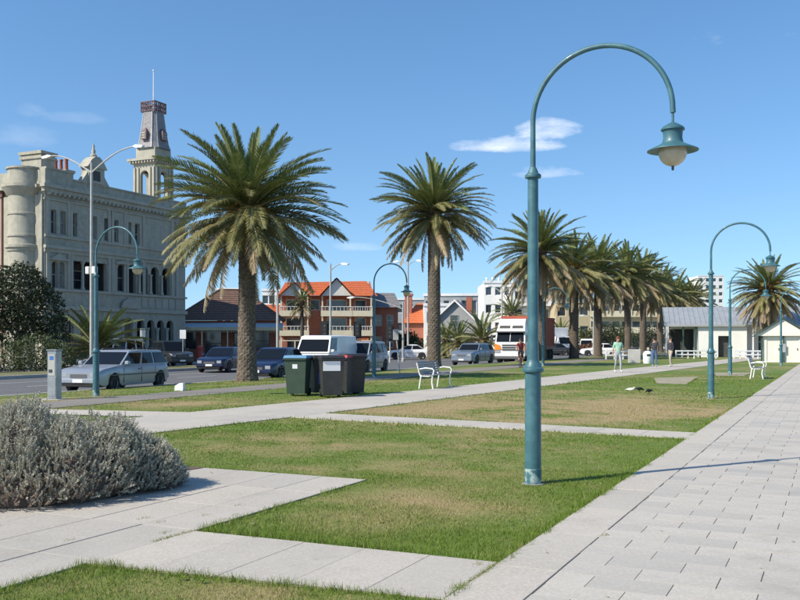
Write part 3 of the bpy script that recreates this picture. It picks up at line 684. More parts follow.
# silver shrubs by the plaza: upright grey-green sprigs packed over lumpy mounds
mat('sprig_grey', (.41, .40, .305), .8, (.33, .325, .235), 3.5, transl=.12, attr='tint', attr_c=(.60, .585, .48), coords='World')
mat('sprig_dry', (.37, .275, .215), .85, (.28, .215, .16), 4.0, transl=.08, attr='tint', attr_c=(.42, .35, .28), coords='World')
mat('twig', (.12, .095, .075), .95, (.13, .10, .08), 20)
def silver_shrub(loc, blobs, n, label, seed, dry_dir=None):
    t = empty('silver_shrub', loc, 0, label, 'shrub', 'silver shrubs beside the plaza'); g = np.random.default_rng(seed)
    vol = np.array([b[1][0] * b[1][1] for b in blobs]); pick = g.choice(len(blobs), n, p=vol / vol.sum())
    C = np.array([b[0] for b in blobs], float)[pick]; Rr = np.array([b[1] for b in blobs], float)[pick]
    d = rand_dirs(g, n); d[:, 2] = np.abs(d[:, 2]) * 1.0 - .12; d /= np.linalg.norm(d, axis=1, keepdims=True)
    lump = 1 + .10 * np.sin(d[:, 0] * 8 + 3 * d[:, 1] + pick * 2) + .07 * np.sin(d[:, 1] * 13 + d[:, 2] * 11)
    rad = (.80 + .20 * g.random(n) ** .5) * lump
    B = C + d * Rr * rad[:, None]; ok = B[:, 2] > .03; B, d = B[ok], d[ok]; n = len(B)
    ax = d * .75 + np.array([0, 0, .75]) + g.normal(0, .38, (n, 3)); ax /= np.linalg.norm(ax, axis=1, keepdims=True)
    LN = g.uniform(.06, .15, n); LV, LT = [], []; K = 44
    side = np.cross(ax, rand_dirs(g, n)); side /= np.linalg.norm(side, axis=1, keepdims=True); s2 = np.cross(ax, side)
    tuft = g.random(n)
    low = np.clip(1 - B[:, 2] / .38, 0, 1)
    isdry = g.random(n) < np.clip(.06 + .75 * low * (.5 + .5 * np.sin(B[:, 0] * 2.3 + loc[0] * 3)), 0, 1)
    DV, DT = [], []
    for k in range(K):
        f = .12 + .88 * k / K; th = k * 2.4 + g.uniform(0, 6.28, n)
        o = side * np.cos(th)[:, None] + s2 * np.sin(th)[:, None]
        p = B + ax * (LN * f)[:, None]; dr = o * .75 + ax * .8; dr /= np.linalg.norm(dr, axis=1, keepdims=True)
        L = (g.uniform(.011, .021, n) * (1.15 - .4 * f))[:, None]; w = np.cross(dr, rand_dirs(g, n)); w /= np.linalg.norm(w, axis=1, keepdims=True) + 1e-9
        w *= .0028
        q = np.stack([p - w, p + w, p + dr * L + w * .7, p + dr * L - w * .7], 1)
        tt = np.clip(.55 * tuft + .45 * f + g.normal(0, .12, n), 0, 1)
        LV.append(q[~isdry]); LT.append(np.repeat(tt[~isdry], 4)); DV.append(q[isdry]); DT.append(np.repeat(tt[isdry], 4))
    V = np.concatenate(LV).reshape(-1, 3); inst('foliage', np_mesh('foliage', V, np.arange(len(V)).reshape(-1, 4), 'sprig_grey', {'tint': np.concatenate(LT)}, 4), t)
    V = np.concatenate(DV).reshape(-1, 3); o = inst('dry_foliage', np_mesh('dry_foliage', V, np.arange(len(V)).reshape(-1, 4), 'sprig_dry', {'tint': np.concatenate(DT)}, 4), t)
    # twigs: one thin stem for every sprig, and branches from the root
    w = side * .0022; q = np.stack([B - ax * .10 - w, B - ax * .10 + w, B + ax * LN[:, None] + w * .5, B + ax * LN[:, None] - w * .5], 1).reshape(-1, 3)
    inst('twigs', np_mesh('twigs', q, np.arange(len(q)).reshape(-1, 4), 'twig', None, 4), t)
    b = MB(); gg = random.Random(seed)
    for c, rr in blobs:
        for i in range(16):
            a = gg.uniform(0, 6.28); e = gg.uniform(.1, 1.3); q = Vector((c[0] + rr[0] * .85 * math.cos(a) * math.cos(e), c[1] + rr[1] * .85 * math.sin(a) * math.cos(e), c[2] + rr[2] * .85 * math.sin(e)))
            limb(b, (c[0] * .9 + gg.uniform(-.1, .1), c[1] * .9, -.02), q, .018, .004, gg)
    for c, rr in blobs: b.ball((c[0], c[1], c[2]), 1, 16, 10, (rr[0] * .72, rr[1] * .72, rr[2] * .72))  # added solid core in every mound, blocks seeing through the sprigs
    b.build('stem', 'twig', t)
    return t
silver_shrub(pd(20, 9.2), [((-.1, .0, .18), (.78, .80, .66)), ((.55, -.10, .12), (.60, .66, .55)), ((-.75, -.1, .15), (.66, .76, .66)), ((.1, -.45, .05), (.7, .5, .4))], 8800, 'large grey shrub with dry pinkish base growing out of the plaza bed', 201)
silver_shrub(pd(108, 9.6), [((.0, .0, .12), (.50, .58, .53)), ((.34, -.02, .08), (.33, .42, .38)), ((.56, .06, .05), (.20, .26, .24))], 4600, 'rounded pale silver shrub at the paved corner, shadow on paving', 202)
silver_shrub(pd(-70, 9.4), [((.0, .0, .18), (.8, .75, .64)), ((-.8, .2, .15), (.7, .7, .55))], 1800, 'grey shrub at the far end of bed from the paved corner', 203)
silver_shrub(pd(60, 10.8), [((-.4, .0, .15), (.6, .5, .58)), ((.4, .0, .12), (.55, .45, .5))], 1500, 'grey shrub at the back of bed facing the road', 204)

# dark evergreen and hedge in front of the hotel
tz = -.14
leafy('evergreen_tree', pd(18, 52, tz), [((0, 0, 4.3), (1.9, 1.9, 1.5)), ((-1.3, .2, 3.4), (1.5, 1.5, 1.4)), ((1.3, .1, 3.2), (1.3, 1.4, 1.5)), ((.3, -.3, 5.2), (1.1, 1.1, .8)), ((-2.4, 0, 4.2), (1.4, 1.4, 1.2)), ((1.9, .3, 2.2), (.9, 1.0, 1.0)), ((-.2, .2, 2.3), (1.6, 1.5, 1.0))],
      12000, .20, 'leaf_dark', 'dark evergreen tree hiding the hotel end wall', 'tree', 301, (.22, 2.2))
leafy('clipped_bush', pd(36, 50, -.1), [((0, 0, .95), (1.3, 1.2, 1.05)), ((1.15, .1, .75), (.9, .9, .85)), ((-1.0, .1, .8), (.9, .9, .85))], 5000, .13, 'leaf_mid', 'rounded green bush under the dark evergreen tree', 'bush', 302)
leafy('clipped_bush', pd(4, 51, -.1), [((0, 0, .7), (1.1, 1, .8)), ((-1.2, 0, .8), (1.0, .9, .9))], 2500, .13, 'leaf_olive', 'low olive bush beside the rounded green bush', 'bush', 303)
palm(pd(97, 56, -.12), 1.0, .36, 'short trunkless palm in front of the hotel', 304, counts=(10, 20, 22, 14, 8), scale=.85, group='small palms', name='palm_tree', stub=.5)
# small palms and planting in front of the distant buildings
palm(pd(302, 88, -.15), 5.2, .17, 'slim fan palm before the orange roofed flats', 305, counts=(8, 12, 14, 12, 10), scale=.42, group='small palms', stub=.5)
for k, (px, Y, H, s, lb) in enumerate(((482, 86, 1.6, .85, 'low palm growing on the verge beside silver car'), (458, 90, 1.4, .7, 'low palm growing between tall trunk and silver car'), (446, 95, 1.8, .6, 'small palm growing behind the tall bare trunk'),
                                       (512, 108, 4.6, .8, 'palm growing before the white apartments behind the lorry'), (560, 120, 2.0, .8, 'low palm growing behind white box lorry'))):
    palm(pd(px, Y, -.2), H, .32, lb, 310 + k, counts=(6, 14, 16, 12, 6), scale=s, group='small palms', stub=.4)
gg = random.Random(5)
FAR = [(386, 100, 3.2, 'leaf_dark', 'dark street tree beside the orange roofed flats'), (408, 104, 2.6, 'leaf_mid', 'green street tree behind the white saloon car'), (470, 112, 2.4, 'leaf_olive', 'olive shrub mass behind the silver car'),
       (528, 125, 3.4, 'leaf_mid', 'green tree behind the red container'), (585, 130, 3.6, 'leaf_mid', 'green tree behind the small white van'), (604, 128, 4.0, 'leaf_dark', 'dark green tree under the cream flats'),
       (622, 135, 4.2, 'leaf_mid', 'green tree right of the cream flats balconies'), (650, 150, 4.6, 'leaf_dark', 'dark tree in the gap between the palm trunks'), (590, 112, 1.3, 'leaf_red', 'reddish low hedge by the small white van'),
       (571, 132, 2.2, 'leaf_olive', 'olive shrub behind white box lorry'), (672, 160, 4.5, 'leaf_dark', 'dark tree beside the pavilion verandah'), (424, 118, 2.4, 'leaf_mid', 'green shrub behind the tall palm trunk'), (240, 96, 3.0, 'leaf_dark', 'dark tree beside the brown roofed shop')]
for k, (px, Y, h, m, lb) in enumerate(FAR):
    w = h * .55 if h > 2 else h * 1.6
    bl = [((gg.uniform(-.5, .5) * w, gg.uniform(-.3, .3) * w, h * gg.uniform(.4, .75)), (w * gg.uniform(.5, .75), w * .6, h * gg.uniform(.25, .36))) for _ in range(6)]
    leafy('street_tree' if h > 2 else 'hedge', pd(px, Y, -.3), bl, 2200, .26, m, lb, 'tree' if h > 2 else 'hedge', 330 + k, (.12, h * .35) if h > 2 else None, 'greenery in front of the far buildings')
# ---------------------------------------------------------------- buildings
mat('stucco', (.38, .36, .285), .85, (.315, .298, .235), .7, 7, c3=(.41, .385, .31), s3=3, bump=.15, bscale=20, streak=(.25, .235, .185))
mat('stucco_trim', (.42, .40, .325), .8, (.36, .34, .275), 1.2, 7, streak=(.28, .26, .205))
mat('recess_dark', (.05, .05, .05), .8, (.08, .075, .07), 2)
mat('brown_pipe', (.16, .075, .055), .7)
mat('chimney_pot', (.42, .12, .06), .8, (.33, .10, .05), 4)
mat('slate', (.22, .21, .215), .65, (.155, .15, .158), 3, 7, c3=(.28, .265, .26), s3=8)
mat('cresting', (.15, .10, .105), .6)
mat('brown_tile', (.17, .10, .072), .9, (.12, .072, .054), 4, 7, bump=.4)
mat('orange_tile', (.56, .155, .055), .8, (.47, .12, .04), 3, 7)
mat('brick', (.40, .145, .085), .85, (.32, .11, .065), 5, 7)
mat('cream', (.70, .64, .46), .75, (.64, .58, .41), 2)
mat('cream_white', (.74, .71, .62), .75, (.68, .65, .56), 2)
mat('white_wall', (.78, .77, .73), .75, (.70, .69, .65), .8)
mat('grey_wall', (.36, .37, .37), .8, (.30, .31, .31), .8)
mat('metal_roof', (.40, .42, .43), .45, (.34, .36, .37), 1, metal=.25)
mat('shade_cloth', (.09, .10, .12), .9)
mat('timber', (.22, .15, .09), .8, (.17, .11, .065), 5)
mat('green_post', (.035, .07, .055), .55)
mat('ochre', (.52, .44, .27), .8, (.46, .39, .24), 2)

def wall(b, L, H, holes, d=.22, z0=0.0, T=None):
    """front face in the xz plane at y=0 (looking at -y), real openings with reveals; holes (x0,x1,z0,z1,arched)"""
    xs = sorted({0.0, L, *[h[0] for h in holes], *[h[1] for h in holes]}); zs = sorted({z0, H, *[h[2] for h in holes], *[h[3] for h in holes]})
    T = T or (lambda x, y, z: (x, y, z))
    for i in range(len(xs) - 1):
        for j in range(len(zs) - 1):
            cx, cz = (xs[i] + xs[i+1]) / 2, (zs[j] + zs[j+1]) / 2
            if any(h[0] < cx < h[1] and h[2] < cz < h[3] for h in holes): continue
            b.quad(T(xs[i], 0, zs[j]), T(xs[i+1], 0, zs[j]), T(xs[i+1], 0, zs[j+1]), T(xs[i], 0, zs[j+1]))
    for x0, x1, a, c, ar in holes:
        out = [(x0, a), (x1, a)]
        if ar:
            r = (x1 - x0) / 2; zc = c - r; n = 10
            arc = [((x0 + x1) / 2 + r * math.cos(t), zc + r * math.sin(t)) for t in np.linspace(0, math.pi, n + 1)]
            out += arc
            for k in range(n):
                p, q2 = arc[k], arc[k+1]
                b.quad(T(p[0], 0, p[1]), T(p[0], 0, c), T(q2[0], 0, c), T(q2[0], 0, q2[1]))
        else: out += [(x1, c), (x0, c)]
        for k in range(len(out)):
            p, q2 = out[k], out[(k+1) % len(out)]
            b.quad(T(p[0], 0, p[1]), T(q2[0], 0, q2[1]), T(q2[0], d, q2[1]), T(p[0], d, p[1]))
def window(parent, x0, x1, z0, z1, d=.18, T=None, frame='stucco_trim', pane='window_glass', bars=1, name='window', fw=.06):
    """sash window set back in its opening: a frame with its panes"""
    T = T or (lambda x, y, z: (x, y, z)); f = MB()
    def bar(a, b_, c, e):
        P = [T(x, y, z) for x in (a, b_) for y in (d - .05, d + .03) for z in (c, e)]; f.hull(P)
    bar(x0, x0 + fw, z0, z1); bar(x1 - fw, x1, z0, z1); bar(x0 + fw, x1 - fw, z0, z0 + fw); bar(x0 + fw, x1 - fw, z1 - fw, z1)
    for k in range(bars): zc = z0 + (z1 - z0) * (k + 1) / (bars + 1); bar(x0 + fw, x1 - fw, zc - fw * .4, zc + fw * .4)
    w = f.build(name, frame, parent)
    p = MB(); p.quad(T(x0, d, z0), T(x1, d, z0), T(x1, d, z1), T(x0, d, z1)); p.build('pane', pane, w); return w
def trim(parent, name, m, *boxes):
    b = MB()
    for x in boxes: b.box(*x)
    return b.build(name, m, parent)

# ---- the Victorian hotel: local x along the street, local -y towards the road
c0 = onv(45, -47.0); u0 = touv(c0.x, c0.y)[0]
H0 = empty('hotel', uv(u0, -47.0, -.13), math.pi / 2 + ROT, 'ornate three storey stucco hotel with corner bow and belfry tower', 'building')
def hx(px): p = onv(px, -47.0); return touv(p.x, p.y)[0] - u0
HL = hx(178) + .9
holes = []; wins = []
for px in (53.5, 63, 74.5, 94.5, 106.8, 116, 129, 137.5): x = hx(px); wins.append((x - .26, x + .26, 8.75, 10.35, False))
for px in (55, 61.7): x = hx(px); wins.append((x - .28, x + .28, 5.15, 6.95, True))
x = hx(121.5); wins.append((x - .42, x + .42, 5.2, 7.2, True))
holes += wins
logA = (hx(72.5), hx(107), 5.15, 7.1, False); holes.append(logA)
bx0 = hx(128)
logs = [(hx(a), hx(b_), 5.15, 7.25, True) for a, b_ in ((128.5, 136.5), (140, 148), (151, 159), (162, 170))]; holes += logs
gar = [(hx(a), hx(b_), .35, 3.2, True) for a, b_ in ((137, 144.5), (147, 154.5), (157, 164), (166.5, 173.5))]; holes += gar
gl = [(hx(a), hx(b_), .9, 3.0, False) for a, b_ in ((52, 60), (66, 74), (80, 88), (95, 103))]; door = (hx(124.5), hx(133), .05, 3.3, True); holes += gl + [door]
b = MB(); wall(b, HL, 12.0, holes, .32)
Tend = lambda x, y, z: (y, x, z)                                  # end wall, looking along -x
b2 = MB(); eh = [(5.6, 6.3, 8.7, 10.4, False), (5.6, 6.3, 5.1, 7.0, False), (8.0, 8.7, 8.7, 10.4, False), (8.0, 8.7, 5.1, 7.0, False)]
wall(b2, 12, 12.0, eh, .3, T=Tend); b.add(b2.v, b2.f)
b.quad((HL, 0, 0), (HL, 12, 0), (HL, 12, 12), (HL, 0, 12)); b.quad((0, 12, 0), (HL, 12, 0), (HL, 12, 12), (0, 12, 12)); b.quad((0, .33, 12.0), (HL, .33, 12.0), (HL, 12, 12.0), (0, 12, 12.0))
b.build('wall', 'stucco', H0)
for k, w in enumerate(wins): window(H0, w[0], w[1], w[2], w[3], .24, pane='window_blind' if k in (1, 3, 4, 6, 9) else 'window_glass')
for w in eh: window(H0, *w[:4], .22, T=Tend, pane='window_blind', frame='white_paint')
for w in gl: window(H0, *w[:4], .25, pane='window_glass')
trim(H0, 'door', 'timber', (door[0], .3, door[2], door[1], .36, door[3]))
# balconies recessed into the first floor, arcades below: dark rooms behind real columns
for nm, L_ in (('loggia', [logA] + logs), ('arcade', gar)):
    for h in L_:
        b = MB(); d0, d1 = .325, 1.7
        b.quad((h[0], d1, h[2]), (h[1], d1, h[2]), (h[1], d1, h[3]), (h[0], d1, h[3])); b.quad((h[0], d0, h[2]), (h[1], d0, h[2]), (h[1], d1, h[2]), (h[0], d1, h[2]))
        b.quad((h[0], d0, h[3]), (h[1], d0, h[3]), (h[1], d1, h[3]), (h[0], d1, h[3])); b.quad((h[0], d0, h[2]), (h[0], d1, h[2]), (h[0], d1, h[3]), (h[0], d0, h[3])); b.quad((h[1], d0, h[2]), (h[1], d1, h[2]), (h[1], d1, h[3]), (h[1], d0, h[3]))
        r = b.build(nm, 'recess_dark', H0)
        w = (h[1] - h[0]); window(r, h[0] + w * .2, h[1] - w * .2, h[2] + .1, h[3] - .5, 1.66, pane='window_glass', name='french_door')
n = 3; w = (logA[1] - logA[0]) / n
for k in (1, 2):
    b = MB(); b.lathe([(.17, logA[2]), (.17, logA[2] + .12), (.12, logA[2] + .18), (.10, logA[3] - .2), (.16, logA[3] - .1), (.18, logA[3])], 12, (logA[0] + w * k, .16, 0)); b.build('column', 'stucco_trim', H0, True)
for h0, h1 in zip(logs[:-1], logs[1:]):
    xm = (h0[1] + h1[0]) / 2; b = MB(); b.lathe([(.15, 5.15), (.15, 5.25), (.10, 5.32), (.09, 6.45), (.14, 6.55), (.15, 6.62)], 12, (xm, -.13, 0)); b.build('column', 'stucco_trim', H0, True)
for h0, h1 in zip(gar[:-1], gar[1:]):
    xm = (h0[1] + h1[0]) / 2; b = MB(); b.lathe([(.2, .35), (.2, .5), (.14, .58), (.12, 2.35), (.18, 2.5), (.2, 2.6)], 12, (xm, -.16, 0)); b.build('column', 'stucco_trim', H0, True)
trim(H0, 'string_course', 'stucco_trim', (-.12, -.16, 3.72, HL + .1, -.003, 3.98), (-.12, -.12, 4.95, HL + .1, -.003, 5.1)); trim(H0, 'string_course', 'stucco_trim', (-.14, -.22, 7.75, HL + .12, -.003, 7.95), (-.10, -.10, 7.5, HL + .1, -.003, 7.749)); trim(H0, 'plinth', 'stucco', (-.08, -.08, 0, HL + .06, -.003, .33))
trim(H0, 'sill_course', 'stucco_trim', (-.06, -.10, 8.5, HL + .04, -.003, 8.66))
trim(H0, 'cornice', 'stucco_trim', (-.45, -.42, 11.72, HL + .3, -.003, 11.95), (-.3, -.25, 11.45, HL + .2, -.003, 11.719), (-.15, -.1, 10.95, HL + .1, -.003, 11.05))
b = MB()
xx = .1
while xx < HL: b.box(xx, -.36, 11.28, xx + .14, -.004, 11.449); xx += .42
tag(b.build('bracket_row', 'stucco_trim', H0), kind='stuff')
for px in (47.5, 68.8, 71, 109, 112.5, 125, 126.6, 143.5, 172, 176.5):
    x = hx(px); trim(H0, 'pilaster', 'stucco_trim', (x - .14, -.09, 5.101, x + .14, -.003, 7.499), (x - .12, -.07, 8.661, x + .12, -.003, 10.949))
# balustrade band of the balcony with panels
xx = hx(127)
while xx < HL - .5: trim(H0, 'balcony_panel', 'stucco_trim', (xx, -.05, 4.1, xx + .62, -.003, 4.85)); xx += .78
# pediments
def ped(xc, z, w, h, y0=-.18, m='stucco_trim'):
    b = MB(); b.prism([(xc - w/2, z), (xc + w/2, z), (xc, z + h)], y0, -.003, 'y'); b.box(xc - w/2 - .06, y0 - .04, z - .12, xc + w/2 + .06, -.003, z - .001); b.build('pediment', m, H0)
ped(hx(58.3), 7.12, 1.5, .36, -.14); ped(hx(121.5), 7.3, 1.3, .18, -.14)
b = MB(); xc = (door[0] + door[1]) / 2; b.prism([(xc + 1.0 * math.cos(t), 3.99 + .75 * math.sin(t)) for t in np.linspace(0, math.pi, 14)], -.3, -.18, 'y'); b.build('door_hood', 'stucco_trim', H0)
# parapet: higher at the corner, gabled aedicule in the middle, flat beyond
xg0, xg1 = hx(85), hx(104)
trim(H0, 'parapet', 'stucco', (-.1, -.12, 11.951, hx(72), .35, 12.95), (-.1, -.2, 12.951, hx(72) + .05, .4, 13.08)); trim(H0, 'parapet', 'stucco', (hx(72) + .06, -.08, 11.951, HL, .3, 12.5), (hx(72) + .06, -.14, 12.501, HL, .34, 12.62))
xm = (xg0 + xg1) / 2
A_ = empty_aed = None
b = MB(); b.box(xm - .75, -.2, 12.621, xm + .75, .5, 13.7); b.prism([(xm - .95, 13.701), (xm + .95, 13.701), (xm + .55, 14.25), (xm + .2, 14.5), (xm - .2, 14.5), (xm - .55, 14.25)], -.3, .55, 'y')
b.prism([(xm - 1.35, 12.621), (xm - .751, 12.621), (xm - .751, 13.4), (xm - .95, 13.1)], -.1, .3, 'y'); b.prism([(xm + .751, 12.621), (xm + 1.35, 12.621), (xm + .95, 13.1), (xm + .751, 13.4)], -.1, .3, 'y'); b.build('gable', 'stucco_trim', H0)
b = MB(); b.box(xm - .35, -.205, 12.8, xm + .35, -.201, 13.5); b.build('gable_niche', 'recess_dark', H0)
b = MB(); b.lathe([(.22, 14.501), (.24, 14.65), (.12, 14.75), (.15, 14.95), (.07, 15.1), (.09, 15.25), (.02, 15.5)], 10, (xm, .1, 0)); b.build('finial', 'stucco_trim', H0, True)
# corner bow on the end wall and its chimney
b = MB(); yb = 1.85; rb = 1.12
prof = [(rb, 0), (rb, 7.55), (rb + .08, 7.56), (rb + .1, 7.75), (rb + .22, 7.78), (rb + .22, 7.95), (rb, 8.0), (rb, 8.5), (rb + .08, 8.52), (rb + .08, 8.66), (rb, 8.68), (rb, 9.95), (rb + .06, 9.97), (rb + .06, 10.08), (rb, 10.1), (rb, 11.2), (rb + .1, 11.3), (rb + .3, 11.6), (rb + .42, 11.75), (rb + .42, 11.95), (rb + .05, 12.0), (rb + .05, 12.95), (rb + .15, 12.98), (rb + .15, 13.1), (0, 13.12)]
b.lathe(prof, 40, (.15, yb, 0)); b.build('corner_bow', 'stucco', H0, 30)
trim(H0, 'corner_pier', 'stucco', (-.16, .12, 0, -.003, .75, 11.27)); trim(H0, 'corner_pier', 'stucco', (-.16, 3.1, 0, -.003, 3.6, 11.27))
trim(H0, 'parapet', 'stucco', (-.12, .351, 11.951, .25, 12, 12.9), (-.45, .3, 11.7, -.003, 12, 11.9))
trim(H0, 'downpipe', 'brown_pipe', (-.16, 3.75, 0, -.01, 3.87, 11.6), (-.25, 3.67, 11.3, -.01, 3.95, 11.69))
ch = trim(H0, 'chimney', 'stucco', (.8, 1.2, 12.0, 2.0, 3.0, 14.2), (.65, 1.05, 14.2, 2.15, 3.15, 14.4), (.7, 1.1, 13.9, 2.1, 3.1, 14.1))
ch2 = trim(H0, 'chimney', 'stucco', (3.2, 1.4, 12.0, 3.9, 3.0, 13.4), (3.1, 1.3, 13.4, 4.0, 3.1, 13.55))
for k in range(3): b = MB(); b.lathe([(.13, 13.55), (.11, 14.2), (.14, 14.25), (.13, 14.35)], 10, (3.5, 1.65 + .5 * k, 0)); b.build('chimney_pot', 'chimney_pot', ch2, True)
# belfry tower
tc_ = pd(153.5, 74.0); tu, tv = touv(tc_.x, tc_.y)
tx, ty = tu - u0, -47 - tv; s = 1.08; zb = 12.4
TW = MB(); TW.box(tx - s - .15, ty - s - .15, 11.5, tx + s + .15, ty + s + .15, zb); TW.build('tower_base', 'stucco', H0)
for k, (T_) in enumerate((lambda x, y, z: (tx - s + x, ty - s + y, z), lambda x, y, z: (tx - s + y, ty + s - x, z), lambda x, y, z: (tx + s - y, ty - s + x, z), lambda x, y, z: (tx + s - x, ty + s - y, z))):
    b = MB(); w2 = 2 * s; hol = [(w2 / 2 - .42, w2 / 2 + .42, zb + .45, zb + 2.75, True)]
    wall(b, w2, zb + 3.3, hol, .3, zb, T_); tw = b.build('belfry_wall', 'stucco_trim', H0)
    b = MB()
    for x0 in (.05, w2 / 2 - .68, w2 / 2 + .52, w2 - .21):
        P = [T_(x, y, z) for x in (x0, x0 + .16) for y in (-.1, -.003) for z in (zb + .2, zb + 3.0)]; b.hull(P)
    b.build('belfry_pilaster', 'stucco_trim', tw)
TW = MB(); TW.box(tx - s + .32, ty - s + .32, zb + .05, tx + s - .32, ty + s - .32, zb + .3); TW.box(tx - .12, ty - .12, zb + .3, tx + .12, ty + .12, zb + 3.2); TW.build('belfry_floor', 'recess_dark', H0)
trim(H0, 'belfry_cornice', 'stucco_trim', (tx - s - .2, ty - s - .2, zb + 3.3, tx + s + .2, ty + s + .2, zb + 3.5), (tx - s - .38, ty - s - .38, zb + 3.5, tx + s + .38, ty + s + .38, zb + 3.68), (tx - s + .12, ty - s + .12, zb + 3.68, tx + s - .12, ty + s - .12, zb + 4.55))
b = MB()
for k in range(9):
    q_ = -s - .1 + k * (2 * s + .2) / 8
    b.box(tx + q_ - .06, ty - s - .32, zb + 3.32, tx + q_ + .06, ty - s - .201, zb + 3.499); b.box(tx - s - .32, ty + q_ - .06, zb + 3.32, tx - s - .201, ty + q_ + .06, zb + 3.499)
tag(b.build('bracket_row', 'stucco_trim', H0), kind='stuff')
def ring(z, r): c = r * .35; return [(tx - r, ty - r + c, z), (tx - r + c, ty - r, z), (tx + r - c, ty - r, z), (tx + r, ty - r + c, z), (tx + r, ty + r - c, z), (tx + r - c, ty + r, z), (tx - r + c, ty + r, z), (tx - r, ty + r - c, z)]
b = MB(); zs_ = [(zb + 4.55, 1.12), (zb + 5.0, .98), (zb + 6.0, .82), (zb + 7.5, .66)]
for (za, ra), (zc, rc) in zip(zs_[:-1], zs_[1:]):
    A, B_ = ring(za, ra), ring(zc, rc)
    for k in range(8): b.quad(A[k], A[(k+1) % 8], B_[(k+1) % 8], B_[k])
b.quad(*ring(zb + 7.5, .66)); sp = b.build('spire_roof', 'slate', H0)
b = MB()
for k in range(8): b.tube([ring(za, ra)[k] for za, ra in zs_], .035, 5)
b.build('roof_rib', 'metal_roof', sp)
for sx, sy in ((-1, 0), (0, -1), (1, 0)):
    b = MB(); cx_, cy_ = tx + sx * .92, ty + sy * .92; e = .26
    P = [(cx_ + a * e, cy_ + c * e, z) for a in (-1, 1) for c in (-1, 1) for z in (zb + 5.2, zb + 5.85)] + [(cx_ + (a * .3 if sx == 0 else sx * e * a), cy_ + (a * .3 if sy == 0 else sy * e * a), zb + 6.2) for a in (-1, 1) if False] + [(cx_, cy_, zb + 6.2)]
    b.hull(P); dm = b.build('dormer', 'cresting', sp)
    b = MB()
    for q in range(3):
        z = zb + 5.28 + q * .19
        if sx: b.box(cx_ + sx * e, cy_ - .17, z, cx_ + sx * (e + .03), cy_ + .17, z + .12)
        else: b.box(cx_ - .17, cy_ + sy * e, z, cx_ + .17, cy_ + sy * (e + .03), z + .12)
    b.build('louvre', 'stucco_trim', dm)
b = MB(); rr = .68; z = zb + 7.5
for k in range(4):
    c, s_ = [(1, 0), (0, 1), (-1, 0), (0, -1)][k]; P0 = Vector((tx, ty, 0)) + Vector((c, s_, 0)) * rr; t_ = Vector((-s_, c, 0))
    for q in np.linspace(-rr, rr, 7): p = P0 + t_ * q; b.tube([(p.x, p.y, z), (p.x, p.y, z + .85)], .05, 5)
    for h in (.08, .45, .8): a, e = P0 - t_ * rr, P0 + t_ * rr; b.tube([(a.x, a.y, z + h), (e.x, e.y, z + h)], .05, 5)
    for q in np.linspace(-rr * .75, rr * .75, 4):
        for h in (.27, .62): p = P0 + t_ * q; b.tube([p + t_ * .11 * math.cos(a) + Vector((0, 0, z + h + .13 * math.sin(a))) for a in np.linspace(0, 6.283, 9)], .034, 4, False)
b.build('iron_cresting', 'cresting', H0)
b = MB(); b.tube([(tx, ty, z), (tx, ty, z + 3.4)], [.05, .03], 7); b.ball((tx, ty, z + 3.45), .08); b.build('flagpole', 'white_paint', H0)

# ---- generic house pieces
def windows_row(parent, xs, z0, z1, y, w, frame='white_paint', pane='window_glass', bars=1):
    for x in xs: window(parent, x - w / 2, x + w / 2, z0, z1, y, frame=frame, pane=pane, bars=bars)
def tiles_roof(parent, quad4, m, nx, nz, name='roof'):
    """sloping roof of overlapping tile courses; quad4 = eave left, eave right, ridge right, ridge left"""
    a, b_, c, d = [Vector(p) for p in quad4]; g = MB(); nrm = (b_ - a).cross(d - a).normalized()
    for j in range(nz):
        t0, t1 = j / nz, (j + 1) / nz + .15 / nz
        p, q2, r, s2 = a.lerp(d, t0) + nrm * .06, b_.lerp(c, t0) + nrm * .06, b_.lerp(c, min(t1, 1)) + nrm * .01, a.lerp(d, min(t1, 1)) + nrm * .01
        g.quad(p, q2, r, s2); g.quad(p - nrm * .06, q2 - nrm * .06, q2, p)
    g.quad(a, b_, c, d)
    return g.build(name, m, parent)

# ---- corner shop with brown tiled hip roof and verandah
sh = empty('corner_shop', pd(178, 77, -.13), R(8), 'low brick shop with brown hipped tile roof and verandah', 'building')
W, D, E, Rg = 8.4, 9.0, 3.3, 6.1
b = MB(); sw = [(.6, 1.5, .9, 2.4, False), (2.2, 3.6, .3, 2.5, False), (4.6, 5.5, 0.02, 2.3, False), (6.1, 7.6, .8, 2.4, False)]
wall(b, W, E, sw, .2); b.quad((W, 0, 0), (W, D, 0), (W, D, E), (W, 0, E)); b.quad((0, 0, 0), (0, D, 0), (0, D, E), (0, 0, E)); b.quad((0, D, 0), (W, D, 0), (W, D, E), (0, D, E)); b.build('wall', 'brick', sh)
for w in sw: window(sh, *w[:4], .15, frame='dark_metal', bars=0 if w[2] < .2 else 1)
e = .5
tiles_roof(sh, [(-e, -e, E), (W + e, -e, E), (W * .62, D * .5, Rg), (W * .38, D * .5, Rg)], 'brown_tile', 1, 14)
tiles_roof(sh, [(W + e, -e, E), (W + e, D + e, E), (W * .62, D * .5 + .01, Rg), (W * .62, D * .5, Rg)], 'brown_tile', 1, 14); tiles_roof(sh, [(-e, D + e, E), (-e, -e, E), (W * .38, D * .5, Rg), (W * .38, D * .5 + .01, Rg)], 'brown_tile', 1, 14)
b = MB(); b.tube([(W + e, -e, E + .06), (W * .62, D * .5, Rg + .06), (W * .38, D * .5, Rg + .06), (-e, -e, E + .06)], .09, 6); b.build('ridge_cap', 'brown_tile', sh)
b = MB(); b.prism([(-.45, 3.05), (-2.7, 2.62), (-2.7, 2.70), (-.45, 3.13)], -.3, W + .3, 'x'); v_ = b.build('verandah_roof', 'metal_roof', sh)
